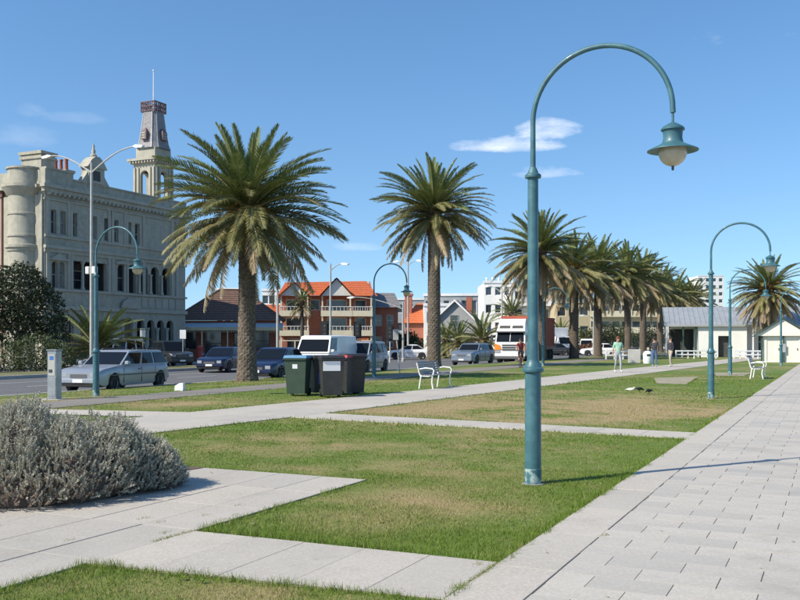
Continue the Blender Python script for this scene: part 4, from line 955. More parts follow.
trim(sh, 'verandah_fascia', 'ochre', (-.3, -2.78, 2.45, W + .3, -2.702, 2.72))
for k in range(5):
    x = .1 + k * (W - .2) / 4; b = MB(); b.lathe([(.09, 0), (.09, .3), (.05, .34), (.045, 2.45)], 8, (x, -2.6, 0)); b.build('verandah_post', 'cream', sh)
b = MB(); x = .3
while x < W - .2: b.box(x, -2.62, 2.3, x + .04, -2.58, 2.449); x += .14
b.build('verandah_frieze', 'cream', sh)

# ---- orange roofed flats with balconies
fl = empty('brick_flats', pd(281, 95, -.26), R(5), 'three storey brick flats with orange tile roof and cream balconies', 'building')
k1 = 95 / F; W = 13.0; zt = [0, 2.45, 4.45, 6.3]
b = MB(); fw = []
for x0, x1 in ((.5, 2.5), (4.7, 6.8), (7.6, 8.8)):
    for f in (1, 2): fw.append((x0, x1, zt[f] + .15, zt[f+1] - .3, False))
for x0, x1 in ((.6, 2.2), (4.8, 6.6), (8.0, 9.6)): fw.append((x0, x1, .4, 2.0, False))
fw.append((3.0, 4.0, 4.9, 6.0, False))
wall(b, 9.4, 6.4, fw, .25); b.quad((9.4, 0, 0), (9.4, 9, 0), (9.4, 9, 6.4), (9.4, 0, 6.4)); b.quad((0, 0, 0), (0, 9, 0), (0, 9, 6.4), (0, 0, 6.4)); b.quad((0, 9, 0), (9.4, 9, 0), (9.4, 9, 6.4), (0, 9, 6.4))
fw = [w for w in fw if w[1] < 9.4]
b.build('wall', 'brick', fl)
for w in fw: window(fl, *w[:4], .2, frame='cream_white', bars=0, fw=.07)
def balcony(x0, x1, z, y=-1.5):
    t = trim(fl, 'balcony', 'cream', (x0, y, z - .15, x1, -.003, z + .02), (x0, y - .06, z - .22, x1, y - .001, z + .36)); return t
for f in (1, 2):
    for x0, x1 in ((-.1, 2.9), (4.1, 7.3), (7.34, 9.4)):
        t = balcony(x0, x1, zt[f]); b = MB()
        for x in np.linspace(x0 + .05, x1 - .05, 9): b.tube([(x, -1.45, zt[f] + .36), (x, -1.45, zt[f] + .75)], .018, 4)
        b.tube([(x0, -1.45, zt[f] + .76), (x1, -1.45, zt[f] + .76)], .03, 5); b.build('balustrade', 'white_paint', t)
for x in (.08, 2.75, 4.25, 7.1, 9.25): trim(fl, 'balcony_post', 'cream', (x - .09, -1.44, 0, x + .09, -1.26, zt[1] - .24), (x - .07, -1.42, zt[1] + .021, x + .07, -1.28, zt[2] - .24), (x - .07, -1.42, zt[2] + .021, x + .07, -1.28, 6.3))
def gable(x0, x1, zb_, za, y0, y1):
    xm_ = (x0 + x1) / 2; g = MB(); g.prism([(x0, zb_), (x1, zb_), (xm_, za)], y0, y0 + .15, 'y'); g.build('gable', 'cream_white', fl)
    tiles_roof(fl, [(x0 - .3, y1, zb_ - .18), (x0 - .3, y0 - .3, zb_ - .18), (xm_, y0 - .3, za + .12), (xm_, y1, za + .12)], 'orange_tile', 1, 8)
    tiles_roof(fl, [(x1 + .3, y0 - .3, zb_ - .18), (x1 + .3, y1, zb_ - .18), (xm_, y1, za + .12), (xm_, y0 - .3, za + .12)], 'orange_tile', 1, 8)
gable(.0, 2.8, 6.35, 7.6, -1.5, 4); gable(4.15, 7.25, 6.35, 8.05, -1.5, 4)
tiles_roof(fl, [(-.3, -.6, 6.4), (9.9, -1.6, 6.3), (9.0, 4, 8.2), (.3, 4, 8.0)], 'orange_tile', 1, 12)
b = MB(); b.prism([(-1.6, 6.3), (9.4, 6.3), (4, 8.15)], 9.3, 9.45, 'x'); b.build('gable', 'brick', fl)
b = MB(); wall(b, 2.9, 5.3, [(.5, 1.2, 1.0, 2.2, False), (1.7, 2.4, 1.0, 2.2, False), (.5, 1.2, 3.3, 4.5, False), (1.7, 2.4, 3.3, 4.5, False)], .2, T=lambda x, y, z: (9.41 + x, 2.2 + y, z)); b.quad((12.31, 2.2, 0), (12.31, 9, 0), (12.31, 9, 5.3), (12.31, 2.2, 5.3)); b.build('side_wing', 'brick', fl)
for x in (.5, 1.7):
    for z in (1.0, 3.3): window(fl, 9.41 + x, 10.11 + x, z, z + 1.2, 2.36, frame='cream_white')
tiles_roof(fl, [(9.4, 1.8, 5.25), (12.6, 1.8, 5.25), (12.2, 5.5, 7.0), (9.4, 5.5, 7.0)], 'slate', 1, 9)
b = MB(); lw = [(.4, 1.2, .9, 2.2, False), (1.7, 2.5, .9, 2.2, False)]
wall(b, 3.1, 4.0, [(.4, 1.3, 2.4, 3.6, False), (1.7, 2.6, 2.4, 3.6, False)], .2, T=lambda x, y, z: (x - 3.2, y + .5, z)); b.quad((-3.2, .5, 0), (-3.2, 8, 0), (-3.2, 8, 4), (-3.2, .5, 4)); b.build('side_wing', 'brick', fl)
for x in (.4, 1.7): window(fl, x - 3.2, x - 2.3, 2.4, 3.6, .66, frame='cream_white')
tiles_roof(fl, [(-3.5, .2, 4.0), (-.1, .2, 4.0), (-.1, 4, 5.6), (-3.5, 4, 5.6)], 'orange_tile', 1, 9)
trim(fl, 'front_wall', 'brick', (-3.4, -3.2, 0, 10, -3.0, .9)); b = MB()
for k in range(9): x = -3.2 + k * 1.55; b.box(x, -3.2, .9, x + .12, -3.08, 1.7)
b.box(-3.2, -3.2, 1.7, 9.4, -3.08, 1.8); b.build('front_railing', 'cream', fl)
# brick house and grey gabled house further along
hs_ = empty('brick_house', pd(405, 118, -.3), R(-6), 'orange roofed brick house with tall brick chimney beyond the flats', 'building')
b = MB(); hw = [(.8, 1.7, .8, 2.3, False), (3.0, 3.9, .8, 2.3, False)]; wall(b, 5.6, 4.1, hw, .2); b.quad((5.6, 0, 0), (5.6, 8, 0), (5.6, 8, 4.1), (5.6, 0, 4.1)); b.quad((0, 0, 0), (0, 8, 0), (0, 8, 4.1), (0, 0, 4.1)); b.build('wall', 'brick', hs_)
for w in hw: window(hs_, *w[:4], .15)
tiles_roof(hs_, [(-.4, -.4, 4.0), (6, -.4, 4.0), (4.5, 4, 6.7), (1.2, 4, 6.7)], 'orange_tile', 1, 10); tiles_roof(hs_, [(6, -.4, 4.0), (6, 8.4, 4.0), (4.5, 4.01, 6.7), (4.5, 4, 6.7)], 'orange_tile', 1, 10); tiles_roof(hs_, [(-.4, 8.4, 4.0), (-.4, -.4, 4.0), (1.2, 4, 6.7), (1.2, 4.01, 6.7)], 'orange_tile', 1, 10)
for x in (-.2, 3.4): trim(hs_, 'chimney', 'brick', (x, 1.6, 4, x + .9, 2.6, 7.6), (x - .12, 1.5, 7.6, x + 1.02, 2.7, 7.9))
# generic flat roofed block
def block(name, px0, px1, Y, ztop, label, wallm, rows, cols, depth=12, wz=(.9, 2.3), zf=3.0, ww=1.4, rz=0.0, parapet=True, balc=False, pane='window_glass', zb_=-.3, trimm='white_paint'):
    p = pd(px0, Y, zb_); L = (px1 - px0) / F * Y; t = empty(name, p, rz, label, 'building'); Hh = ztop - zb_
    hl = []
    for r in range(rows):
        for c in range(cols):
            x = L * (c + .5) / cols; z = Hh - zf * (r + 1)
            if z + wz[0] < .2: continue
            hl.append((x - ww / 2, x + ww / 2, z + wz[0], z + wz[1], False))
    b = MB(); wall(b, L, Hh, hl, .25); b.quad((L, 0, 0), (L, depth, 0), (L, depth, Hh), (L, 0, Hh)); b.quad((0, 0, 0), (0, depth, 0), (0, depth, Hh), (0, 0, Hh)); b.quad((0, .26, Hh - .02), (L, .26, Hh - .02), (L, depth, Hh - .02), (0, depth, Hh - .02)); b.quad((0, depth, 0), (L, depth, 0), (L, depth, Hh), (0, depth, Hh))
    b.build('wall', wallm, t)
    for h in hl: window(t, *h[:4], .2, frame=trimm, pane=pane, bars=0, fw=.08)
    if parapet: trim(t, 'parapet', trimm, (-.1, -.12, Hh, L + .1, .25, Hh + .35))
    if balc:
        for r in range(rows):
            z = Hh - zf * (r + 1)
            if z > .5: trim(t, 'balcony', trimm, (0, -1.3, z - .15, L, -.003, z + .05), (0, -1.36, z - .15, L, -1.301, z + .95))
    return t
block('glass_office', 424, 478, 128, hz(296, 128), 'grey flat roofed office with dark glass upper floor', 'grey_wall', 2, 6, wz=(.5, 2.4), ww=.85, rz=R(-4))
t = block('apartment_block', 484, 512, 150, hz(283, 150), 'white stepped apartment block with roof vents behind the lorry', 'white_wall', 4, 3, zf=2.9, ww=1.0)
for k, x in enumerate((.6, 1.6, 2.6, 3.6)): b = MB(); b.lathe([(.16, 0), (.16, .7), (.26, .72), (.2, 1.0)], 8, (x, 1.5, hz(283, 150) + .3)); b.build('roof_vent', 'white_paint', t)
t = block('apartment_block', 512, 552, 146, hz(287, 146), 'white apartment block with balconies right of the stepped one', 'white_wall', 4, 3, zf=2.9, ww=1.2, balc=True)
block('apartment_block', 556, 590, 140, hz(303, 140), 'ochre rendered block behind the fruiting palm', 'ochre', 3, 3, zf=2.9, ww=1.3, balc=False, trimm='cream')
block('apartment_block', 590, 662, 170, hz(300, 170), 'long cream flats with deep horizontal balconies', 'cream', 4, 7, zf=3.0, ww=1.5, wz=(.2, 2.1), balc=True, trimm='cream')
block('tower_block', 698, 724, 420, hz(276, 420), 'white high rise tower far behind the pavilion roof', 'white_wall', 9, 4, depth=14, zf=3.2, ww=1.7, wz=(.6, 2.2))
block('apartment_block', 262, 282, 150, hz(291, 150), 'white far block behind the big palm trunk', 'white_wall', 3, 3, zf=3, ww=1.0)
block('apartment_block', 216, 240, 150, hz(290, 150), 'pale far block above the brown tiled roof', 'white_wall', 3, 3, zf=3, ww=1.0)
gh = empty('gabled_house', pd(438, 108, -.3), R(-10), 'grey steep gabled house with white bargeboards behind the palm trunk', 'building')
b = MB(); b.prism([(0, 0), (5.4, 0), (5.4, 3.2), (2.0, 6.4), (0, 4.6)], 0, 7, 'y'); b.build('wall', 'grey_wall', gh)
tiles_roof(gh, [(5.7, -.3, 2.95), (5.7, 7.3, 2.95), (2.0, 7.3, 6.5), (2.0, -.3, 6.5)], 'slate', 1, 9); tiles_roof(gh, [(-.3, 7.3, 4.35), (-.3, -.3, 4.35), (2.0, -.3, 6.5), (2.0, 7.3, 6.5)], 'slate', 1, 6)
b = MB(); b.prism([(5.8, 2.7), (5.8, 2.95), (2.0, 6.62), (2.0, 6.35)], -.42, -.34, 'y'); b.prism([(-.4, 4.1), (-.4, 4.35), (2.0, 6.62), (2.0, 6.35)], -.42, -.34, 'y'); b.build('bargeboard', 'white_paint', gh)
window(gh, 1.4, 2.4, 3.4, 4.8, -.02); window(gh, 3.2, 4.2, .9, 2.2, -.02)
b = MB(); b.box(3.0, 3, 4.6, 3.7, 3.7, 7.0); b.build('chimney', 'brick', gh)
# ---- white pavilion with metal roof
pv = empty('pavilion', pd(668, 86, -.03), R(-14), 'long white single storey pavilion with grey metal roof and verandah', 'building')
W = 13.6; E = 3.05
b = MB(); ph = [(.2, 2.3, .02, 2.6, False), (4.9, 5.9, .02, 2.0, False), (7.9, 9.2, .5, 2.3, False), (9.8, 11.2, .5, 2.3, False)]
wall(b, W, E, ph, .25); b.quad((W, 0, 0), (W, 7, 0), (W, 7, E), (W, 0, E)); b.quad((0, 0, 0), (0, 7, 0), (0, 7, E), (0, 0, E)); b.quad((0, 7, 0), (W, 7, 0), (W, 7, E), (0, 7, E)); b.build('wall', 'white_wall', pv)
trim(pv, 'bay_shade_panel', 'recess_dark', (.2, .9, .02, 2.3, .95, 2.6))  # dark sheet, its colour stands in for shade inside the bay
b = MB(); wall(b, 4.2, 2.8, [(1.75, 2.75, .02, 1.95, False)], .5, T=lambda x, y, z: (2.55 + x, -1.7 + y, z)); b.quad((2.55, -1.7, 0), (2.55, 0, 0), (2.55, 0, 2.8), (2.55, -1.7, 2.8)); b.quad((6.75, -1.7, 0), (6.75, 0, 0), (6.75, 0, 2.8), (6.75, -1.7, 2.8)); b.build('front_room', 'white_wall', pv)
for h in (ph[2], ph[3]): window(pv, *h[:4], .2, frame='white_paint')
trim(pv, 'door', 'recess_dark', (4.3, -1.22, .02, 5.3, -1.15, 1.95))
b = MB(); a_, c_ = Vector((-.4, -1.9, 2.95)), Vector((-.4, 3.5, 4.75)); b.quad((-.4, -1.9, 2.95), (W + .4, -1.9, 2.95), (W + .4, 3.5, 4.75), (-.4, 3.5, 4.75)); b.quad((-.4, 7.4, 3.3), (W + .4, 7.4, 3.3), (W + .4, 3.5, 4.75), (-.4, 3.5, 4.75))
x = -.4
while x < W + .4: b.hull([(x, -1.9, 2.955), (x + .05, -1.9, 2.955), (x, 3.5, 4.755), (x + .05, 3.5, 4.755), (x, -1.9, 3.0), (x + .05, -1.9, 3.0), (x, 3.5, 4.80), (x + .05, 3.5, 4.80)]); x += .45
rf = b.build('roof', 'metal_roof', pv); trim(pv, 'gutter', 'grey_wall', (-.4, -2.02, 2.8, W + .4, -1.901, 2.97))
for k, x in enumerate((.0, 1.2, 2.3, 7.2, 8.4, 9.7, 11.0, 12.4)): trim(pv, 'verandah_post', 'white_paint' if k > 2 else 'green_post', (x, -1.85, 0, x + .12, -1.73, 2.82))
for k, x in enumerate((7.26, 8.46, 9.76, 11.06)):
    b = MB(); w = 1.2
    b.box(x + .12, -1.82, 2.6, x + w, -1.78, 2.68); b.tube([(x + .12 + (w - .12) * f, -1.8, 2.15 + .43 * math.sin(math.pi * f)) for f in np.linspace(0, 1, 11)], .03, 5, False); b.box(x + .12, -1.82, 2.1, x + w, -1.78, 2.15)
    b.build('lattice_arch', 'cream', pv)
# ---- cream kiosk
kk = empty('kiosk', pd(763, 64.5, -.01), R(-20), 'small cream gabled kiosk with dark green posts by the promenade', 'kiosk')
W = 2.6; E = 1.85
b = MB(); wall(b, W, E, [(.25, 1.1, .05, 1.75, False), (1.45, 2.3, .05, 1.75, False)], .08); b.quad((W, 0, 0), (W, 3, 0), (W, 3, E), (W, 0, E)); b.quad((0, 0, 0), (0, 3, 0), (0, 3, E), (0, 0, E)); b.quad((0, 3, 0), (W, 3, 0), (W, 3, E), (0, 3, E)); b.build('wall', 'cream_white', kk)
for x in (.25, 1.45): d_ = trim(kk, 'door', 'cream_white', (x, .05, .05, x + .85, .1, 1.75)); trim(d_, 'handle', 'dark_metal', (x + .75, .0, .85, x + .8, .049, 1.0))
b = MB(); b.prism([(-.5, E), (W + .5, E), (W / 2, E + 1.15)], -.25, -.15, 'y'); b.build('gable', 'cream_white', kk)
b = MB(); b.prism([(-.62, E - .06), (W / 2, E + 1.19), (W / 2, E + 1.27), (-.72, E - .06)], -.4, 3.3, 'y'); b.prism([(W + .62, E - .06), (W / 2, E + 1.19), (W / 2, E + 1.27), (W + .72, E - .06)], -.4, 3.3, 'y'); b.build('roof', 'green_post', kk)
for x in (-.14, 1.26, W + .02): trim(kk, 'post', 'green_post', (x, -.12, 0, x + .12, -.003, E))
trim(kk, 'notice_board', 'grey_wall', (1.2, -.16, .7, 1.46, -.121, 1.3))

block('apartment_block', 376, 424, 150, hz(300, 150), 'pale flat roofed block filling the gap beyond the brick flats', 'grey_wall', 3, 5, zf=3, ww=1.1)
block('terrace_house', 424, 452, 116, hz(306, 116), 'white rendered terrace house beyond the tall palm trunk', 'white_wall', 2, 2, zf=3, ww=1.1)
block('apartment_block', 640, 676, 190, hz(305, 190), 'pale flats seen between the far palm trunks', 'cream_white', 3, 4, zf=3, ww=1.6, balc=True)
# ---------------------------------------------------------------- vehicles
def paint_mat(n, c, metal=.3): mat('paint_' + n, c, .32, tuple(x * .93 for x in c), .8, metal=metal, coat=.4)
for n, c, m_ in (('silver', (.36, .385, .42), .4), ('white', (.78, .78, .77), 0), ('navy', (.012, .02, .055), .2), ('blue', (.014, .026, .075), .2), ('dark', (.03, .035, .04), .2), ('steel', (.22, .26, .31), .4), ('red', (.30, .03, .03), 0)): paint_mat(n, c, m_)
mat('container_red', (.42, .085, .045), .6, (.35, .07, .04), 2, c3=(.46, .12, .07), s3=6)
mat('bumper_grey', (.10, .10, .105), .6)
def smooth(x, pts): return float(np.interp(x, [p[0] for p in pts], [p[1] for p in pts]))
def vehicle(name, label, cat, loc, rz, L, W, H, paint, belt, hood, cab, wheels=(.82, .80), rw=.31, pillars=(.36, .66), clear=.22, rack=False, glass_rear=True, group='cars and vans on the road', bumper=None, dark_rear=False, wing=.93, panel=False):
    """local +x is forward; belt = belt height, hood = [(x, z)] top line of the lower body, cab = (x windscreen foot, x roof front, x roof rear, x tailgate foot)"""
    t = empty(name, loc, rz, label, cat, group); hl, hw = L / 2, W / 2; P = 'paint_' + paint
    wx = (hl - wheels[0], -hl + wheels[1])
    # lower body as a loft of cross sections with real wheel arches
    xs = sorted(set(list(np.linspace(-hl, hl, 30)) + [w + rw * 1.16 * math.cos(a) for w in wx for a in np.linspace(0, math.pi, 15)]))
    b = MB(); rings = []
    for x in xs:
        zb = clear + .16 * max(0, (abs(x) - hl + .35) / .35) ** 2
        for w in wx:
            if abs(x - w) < rw * 1.16: zb = max(zb, rw + math.sqrt(max(0, (rw * 1.16) ** 2 - (x - w) ** 2)))
        zt = smooth(x, hood); e = max(0, (abs(x) - hl + .5) / .5); y = hw * (1 - .16 * e ** 2.2)
        zm = max(zb + .02, min(zt - .03, .62)); half = [(y * .965, zb), (y, zm), (y * .985, max(zm + .005, zt - .10)), (y * .93, zt - .015), (y * .80, zt)]
        rings.append([(x, -p[0], p[1]) for p in half] + [(x, p[0], p[1]) for p in half[::-1]])
    n = len(rings[0])
    for i in range(len(rings) - 1):
        o = len(b.v); b.add(rings[i] + rings[i+1], [(k, (k+1) % n, n + (k+1) % n, n + k) for k in range(n)])
    b.add(rings[0], [tuple(range(n))]); b.add(rings[-1], [tuple(range(n))])
    body = b.build('body', P, t, 35)
    # cabin
    x0, x1, x2, x3 = cab; wb, wt = hw * wing, hw * (wing - .16); z0 = belt - .02; z1 = H - .05
    c = MB(); bot = [(x0, z0), (x3, z0)]
    def sec(x, z, w): return [(x, -w, z), (x, w, z)]
    pts = sec(x0, z0, wb * .93) + sec(x3, z0, wb * .95) + sec(x1, z1, wt) + sec(x2, z1, wt) + sec((x0 + x3) / 2, z0, wb) + sec((x1 + x2) / 2, z1 + .015, wt * 1.02) + sec(x1 - .12, H, wt * .86) + sec(x2 + .1, H - .01, wt * .86) + sec((x1 + x2) / 2, H + .008, wt * .86)
    c.hull(pts); c.build('cabin', P, t, 25)
    def glass(nm, q4, off, m='glass'):
        q4 = [Vector(p) for p in q4]; nrm = (q4[1] - q4[0]).cross(q4[3] - q4[0]).normalized()
        if nrm.dot(off) < 0: nrm = -nrm
        g = MB(); g.add([p + nrm * .022 for p in q4] + [p - nrm * .004 for p in q4], [(0, 1, 2, 3), (0, 1, 5, 4), (1, 2, 6, 5), (2, 3, 7, 6), (3, 0, 4, 7)]); return g.build(nm, m, t)
    def lerp3(a, b_, f): return Vector(a).lerp(Vector(b_), f)
    def inset(A, B_, C, D_, i0, i1, j0, j1):                       # bilinear patch
        def S(i, j): return lerp3(lerp3(A, B_, i), lerp3(D_, C, i), j)
        return [S(i0, j0), S(i1, j0), S(i1, j1), S(i0, j1)]
    A, B_, C, D_ = (x0, -wb * .93, z0), (x0, wb * .93, z0), (x1, wt, z1), (x1, -wt, z1); glass('windscreen', inset(A, B_, C, D_, *((.05, .95, .06, .80) if panel else (.05, .95, .06, .93))), Vector((1, 0, .3)))
    if glass_rear:
        A, B_, C, D_ = (x3, -wb * .95, z0), (x3, wb * .95, z0), (x2, wt, z1), (x2, -wt, z1); glass('rear_window', inset(A, B_, C, D_, .08, .92, .15, .9), Vector((-1, 0, .2)))
    for s in (-1, 1):
        xm = (x0 + x3) / 2; cuts = [0] + list(pillars) + [1]
        # side surface follows the two planes of the hull (front half, rear half): stay slightly proud
        for a, b2 in zip(cuts[:-1], cuts[1:]):
            def SP(f, j):
                xb = x0 + (x3 - x0) * f; xt = x1 + (x2 - x1) * f; kb = .93 + .07 * (1 - abs(f - .5) * 2) + (.02 * f if f > .5 else 0); kt = 1 + .02 * (1 - abs(f - .5) * 2)
                return lerp3((xb, s * wb * kb, z0), (xt, s * wt * kt, z1), j)
            if (b2 - a) < .05 or (panel and a > 0): continue
            lo = .08; glass('side_window', [SP(a + .03, lo), SP(b2 - .02, lo), SP(b2 - .02, .9), SP(a + .03, .9)], Vector((0, s, .2)))
        m = MB(); m.cbox(x0 - .28, s * hw * .95 - (.0 if s > 0 else .17), belt + .0, x0 - .12, s * hw * .95 + (.17 if s > 0 else .0), belt + .14, .03); m.build('wing_mirror', P, t)
        h = MB(); zt = smooth(hl - .05, hood); h.hull([(hl - .30, s * hw * .90, zt - .03), (hl - .30, s * hw * .93, zt - .17), (hl + .004, s * hw * .50, zt - .07), (hl + .004, s * hw * .50, zt - .21), (hl + .004, s * hw * .78, zt - .07), (hl + .004, s * hw * .78, zt - .21)]); h.build('headlight', 'headlight', t)
        h = MB(); h.box(-hl - .012, s * hw * .62 - .12, belt - .35, -hl + .1, s * hw * .62 + .12, belt - .08); h.build('tail_light', 'tail_red', t)
        h = MB(); h.box(x0 - 1.15, s * hw * 1.002, belt - .17, x0 - 1.0, s * hw * 1.002 + s * .02, belt - .14); h.build('door_handle', 'bumper_grey', t)
        for xq in (x0 - .05, x0 + (x3 - x0) * .37, x0 + (x3 - x0) * .66): h = MB(); h.box(xq - .006, s * hw * .995 - .012, clear + .1, xq + .006, s * hw * .995 + .004, belt - .1); h.build('door_seam', 'rubber', t)
        h = MB(); h.box(-hl + .6, s * hw * .999 - .006, .58, hl - .6, s * hw * .999 + .006, .62); h.build('side_strip', bumper or 'bumper_grey', t)
    zt = smooth(hl - .02, hood)
    g = MB(); g.box(hl - .01, -hw * .36, zt - .21, hl + .01, hw * .36, zt - .08); gr = g.build('grille', 'bumper_grey', t)
    g = MB(); g.cbox(hl - .10, -hw * .86, .34, hl + .06, hw * .86, .50, .03); g.build('bumper', bumper or P, t); g = MB(); g.cbox(-hl - .06, -hw * .86, .36, -hl + .10, hw * .86, .54, .03); g.build('bumper', bumper or P, t)
    g = MB(); g.box(hl + .061, -.19, .37, hl + .066, .19, .48); g.build('number_plate', 'plate', t)
    g = MB(); g.box(hl - .05, -hw * .7, .24, hl + .02, hw * .7, .335); g.build('air_intake', 'rubber', t)
    if rack:
        for s in (-1, 1): r = MB(); r.tube([(x1 - .3, s * wt * .88, H + .005), (x1 - .4, s * wt * .88, H + .06), (x2 + .3, s * wt * .88, H + .06), (x2 + .2, s * wt * .88, H + .005)], .018, 6); r.build('roof_rail', 'bumper_grey', t)
    for w in wx:
        for s in (-1, 1):
            k = MB(); y0 = s * (hw - .20); y1 = s * (hw - .005)
            k.lathe([(rw * .62, y1 - s * .01), (rw * .9, y1), (rw, y1 - s * .03), (rw, y0 + s * .03), (rw * .9, y0), (rw * .3, y0)], 22, (w, 0, rw), 'y'); wheel = k.build('wheel', 'rubber', t, 30)
            k = MB(); k.lathe([(rw * .64, y1 - s * .02), (rw * .62, y1 - s * .004), (rw * .5, y1 - s * .03), (rw * .2, y1 - s * .015), (.001, y1 - s * .01)], 16, (w, 0, rw), 'y'); k.build('rim', 'rim', wheel)
    # underbody so that no daylight shows through the arches
    k = MB(); k.box(-hl + .25, -hw + .22, clear - .02, hl - .25, hw - .22, .62); k.build('underbody', 'rubber', t)
    return t
RZ = -.25
FACE = math.atan2(-CA, -SA)                                       # heading of traffic that comes towards us
def wagon_hood(hl, hz_, bz): return [(-hl, bz - .12), (-hl + .12, bz), (hl - 1.55, bz), (hl - 1.3, hz_ + .05), (hl - .35, hz_ - .06), (hl - .05, hz_ - .13), (hl, hz_ - .20)]
def car(px, Y, label, paint, L=4.5, W=1.75, H=1.43, style='sedan', rz=FACE, rack=False, z=RZ, v=None, name='car', **k):
    loc = pd(px, Y, z) if v is None else onv(px, v, z); hl = L / 2
    if style == 'wagon': return vehicle(name, label, 'car', loc, rz, L, W, H, paint, .93, wagon_hood(hl, .90, .93), (hl - 1.35, hl - 2.05, -hl + .42, -hl + .05), pillars=(.37, .66), rack=rack, **k)
    if style == 'suv': return vehicle(name, label, 'car', loc, rz, L, W, H, paint, 1.08, wagon_hood(hl, 1.03, 1.08), (hl - 1.3, hl - 1.85, -hl + .35, -hl + .04), pillars=(.37, .68), rack=rack, rw=.36, clear=.30, **k)
    return vehicle(name, label, 'car', loc, rz, L, W, H, paint, .92, [(-hl, .78), (-hl + .1, .90), (-hl + .8, .95), (hl - 1.5, .92), (hl - .4, .82), (hl - .05, .74), (hl, .66)], (hl - 1.25, hl - 2.0, -hl + 1.25, -hl + .6), pillars=(.48,), **k)
car(117, 33.2, 'silver estate car with roof rails parked beside teal lamp', 'silver', 4.75, 1.76, 1.44, 'wagon', FACE + R(11), True)
car(276, 42.5, 'dark blue car parked behind the big fruiting palm', 'blue', 4.5, 1.75, 1.45, 'sedan', rz=FACE + R(10))
car(361, 49.5, 'silver four wheel drive parked between white van and teal lamp', 'silver', 4.6, 1.82, 1.72, 'suv', rack=True, rz=FACE + R(8))
car(224, 52.5, 'navy blue saloon with pale headlights on road before the shop', 'navy', 4.5, 1.75, 1.4, 'sedan', rz=R(-100))
car(473, 66.5, 'steel grey estate car driving ahead of the lorry', 'steel', 4.6, 1.8, 1.55, 'suv', rack=True)
car(409, 86, 'small white saloon crossing the side road', 'white', 4.1, 1.65, 1.38, 'sedan', rz=R(176))
car(170, 63, 'dark four wheel drive parked in front of hotel arcade', 'dark', 4.6, 1.82, 1.75, 'suv', rz=FACE + R(60))
car(113, 59, 'white four wheel drive parked behind the silver estate car', 'white', 4.7, 1.85, 1.9, 'suv', rz=FACE)
car(84, 60, 'dark hatchback parked beside the short hotel palm', 'dark', 4.2, 1.7, 1.6, 'suv', rz=FACE + R(8))
car(553, 108, 'dark car in front of the white box lorry', 'dark', 4.4, 1.75, 1.42, 'sedan', rz=R(170))
car(600, 104, 'white parked car half hidden by palm trunk', 'white', 4.4, 1.75, 1.42, 'sedan', rz=R(170))
# vans
def van(px, Y, label, L=5.1, W=1.9, H=2.03, rz=FACE + R(10), paint='white'):
    hl = L / 2
    return vehicle('van', label, 'van', pd(px, Y, RZ), rz, L, W, H, paint, 1.20, [(-hl, 1.18), (-hl + .1, 1.2), (hl - 1.0, 1.2), (hl - .4, 1.1), (hl - .06, 1.0), (hl, .9)], (hl - .62, hl - 1.15, -hl + .1, -hl + .02), pillars=(.24,), rw=.33, glass_rear=True, wing=.97, panel=True)
van(326, 46.6, 'white van with high roof parked behind the wheelie bins')
van(588, 118, 'small white van by the reddish hedge', 4.6, 1.8, 1.95, rz=R(-110))
# articulated lorry with a red container
t = empty('container_lorry', pd(510, 72, RZ), FACE + R(6), 'white cab-over lorry with orange stripes hauling red container', 'lorry')
c = MB(); c.hull([(0, -1.22, .55), (0, 1.22, .55), (.06, -1.2, 1.55), (.06, 1.2, 1.55), (-.28, -1.14, 2.55), (-.28, 1.14, 2.55), (-2.1, -1.22, .55), (-2.1, 1.22, .55), (-2.1, -1.18, 2.55), (-2.1, 1.18, 2.55)]); c.build('cab', 'paint_white', t)
c = MB(); c.hull([(-.3, -1.12, 2.551), (-.3, 1.12, 2.551), (-2.1, -1.15, 2.551), (-2.1, 1.15, 2.551), (-.75, -1.05, 3.15), (-.75, 1.05, 3.15), (-1.3, -1.0, 3.48), (-1.3, 1.0, 3.48), (-2.1, -1.0, 3.5), (-2.1, 1.0, 3.5)]); rf = c.build('roof_fairing', 'paint_white', t)
for s in (-1, 1): c = MB(); c.hull([(-.40, s * .08, 2.72), (-.40, s * .95, 2.72), (-.60, s * .08, 2.95), (-.60, s * .92, 2.95), (-.47, s * .08, 2.70), (-.47, s * .95, 2.70), (-.67, s * .08, 2.93), (-.67, s * .92, 2.93)]); c.build('roof_vent', 'recess_dark', rf)
c = MB(); c.hull([(.075, -1.08, 1.68), (.075, 1.08, 1.68), (-.215, -1.04, 2.40), (-.215, 1.04, 2.40), (.02, -1.08, 1.66), (.02, 1.08, 1.66), (-.27, -1.04, 2.38), (-.27, 1.04, 2.38)]); c.build('windscreen', 'glass', t)
c = MB(); c.box(-.03, -.012, 1.66, .085, .012, 1.70); c.hull([(.06, -1.15, 2.43), (.06, 1.15, 2.43), (-.25, -1.15, 2.5), (-.25, 1.15, 2.5), (.05, -1.15, 2.39), (.05, 1.15, 2.39), (-.25, -1.15, 2.45), (-.25, 1.15, 2.45)]); c.build('sun_visor', 'bumper_grey', t); c = MB(); c.hull([(.085, -.02, 1.66), (.085, .02, 1.66), (-.205, -.02, 2.40), (-.205, .02, 2.40), (.06, 0, 1.66), (-.23, 0, 2.4)]); c.build('windscreen_divider', 'paint_white', t)
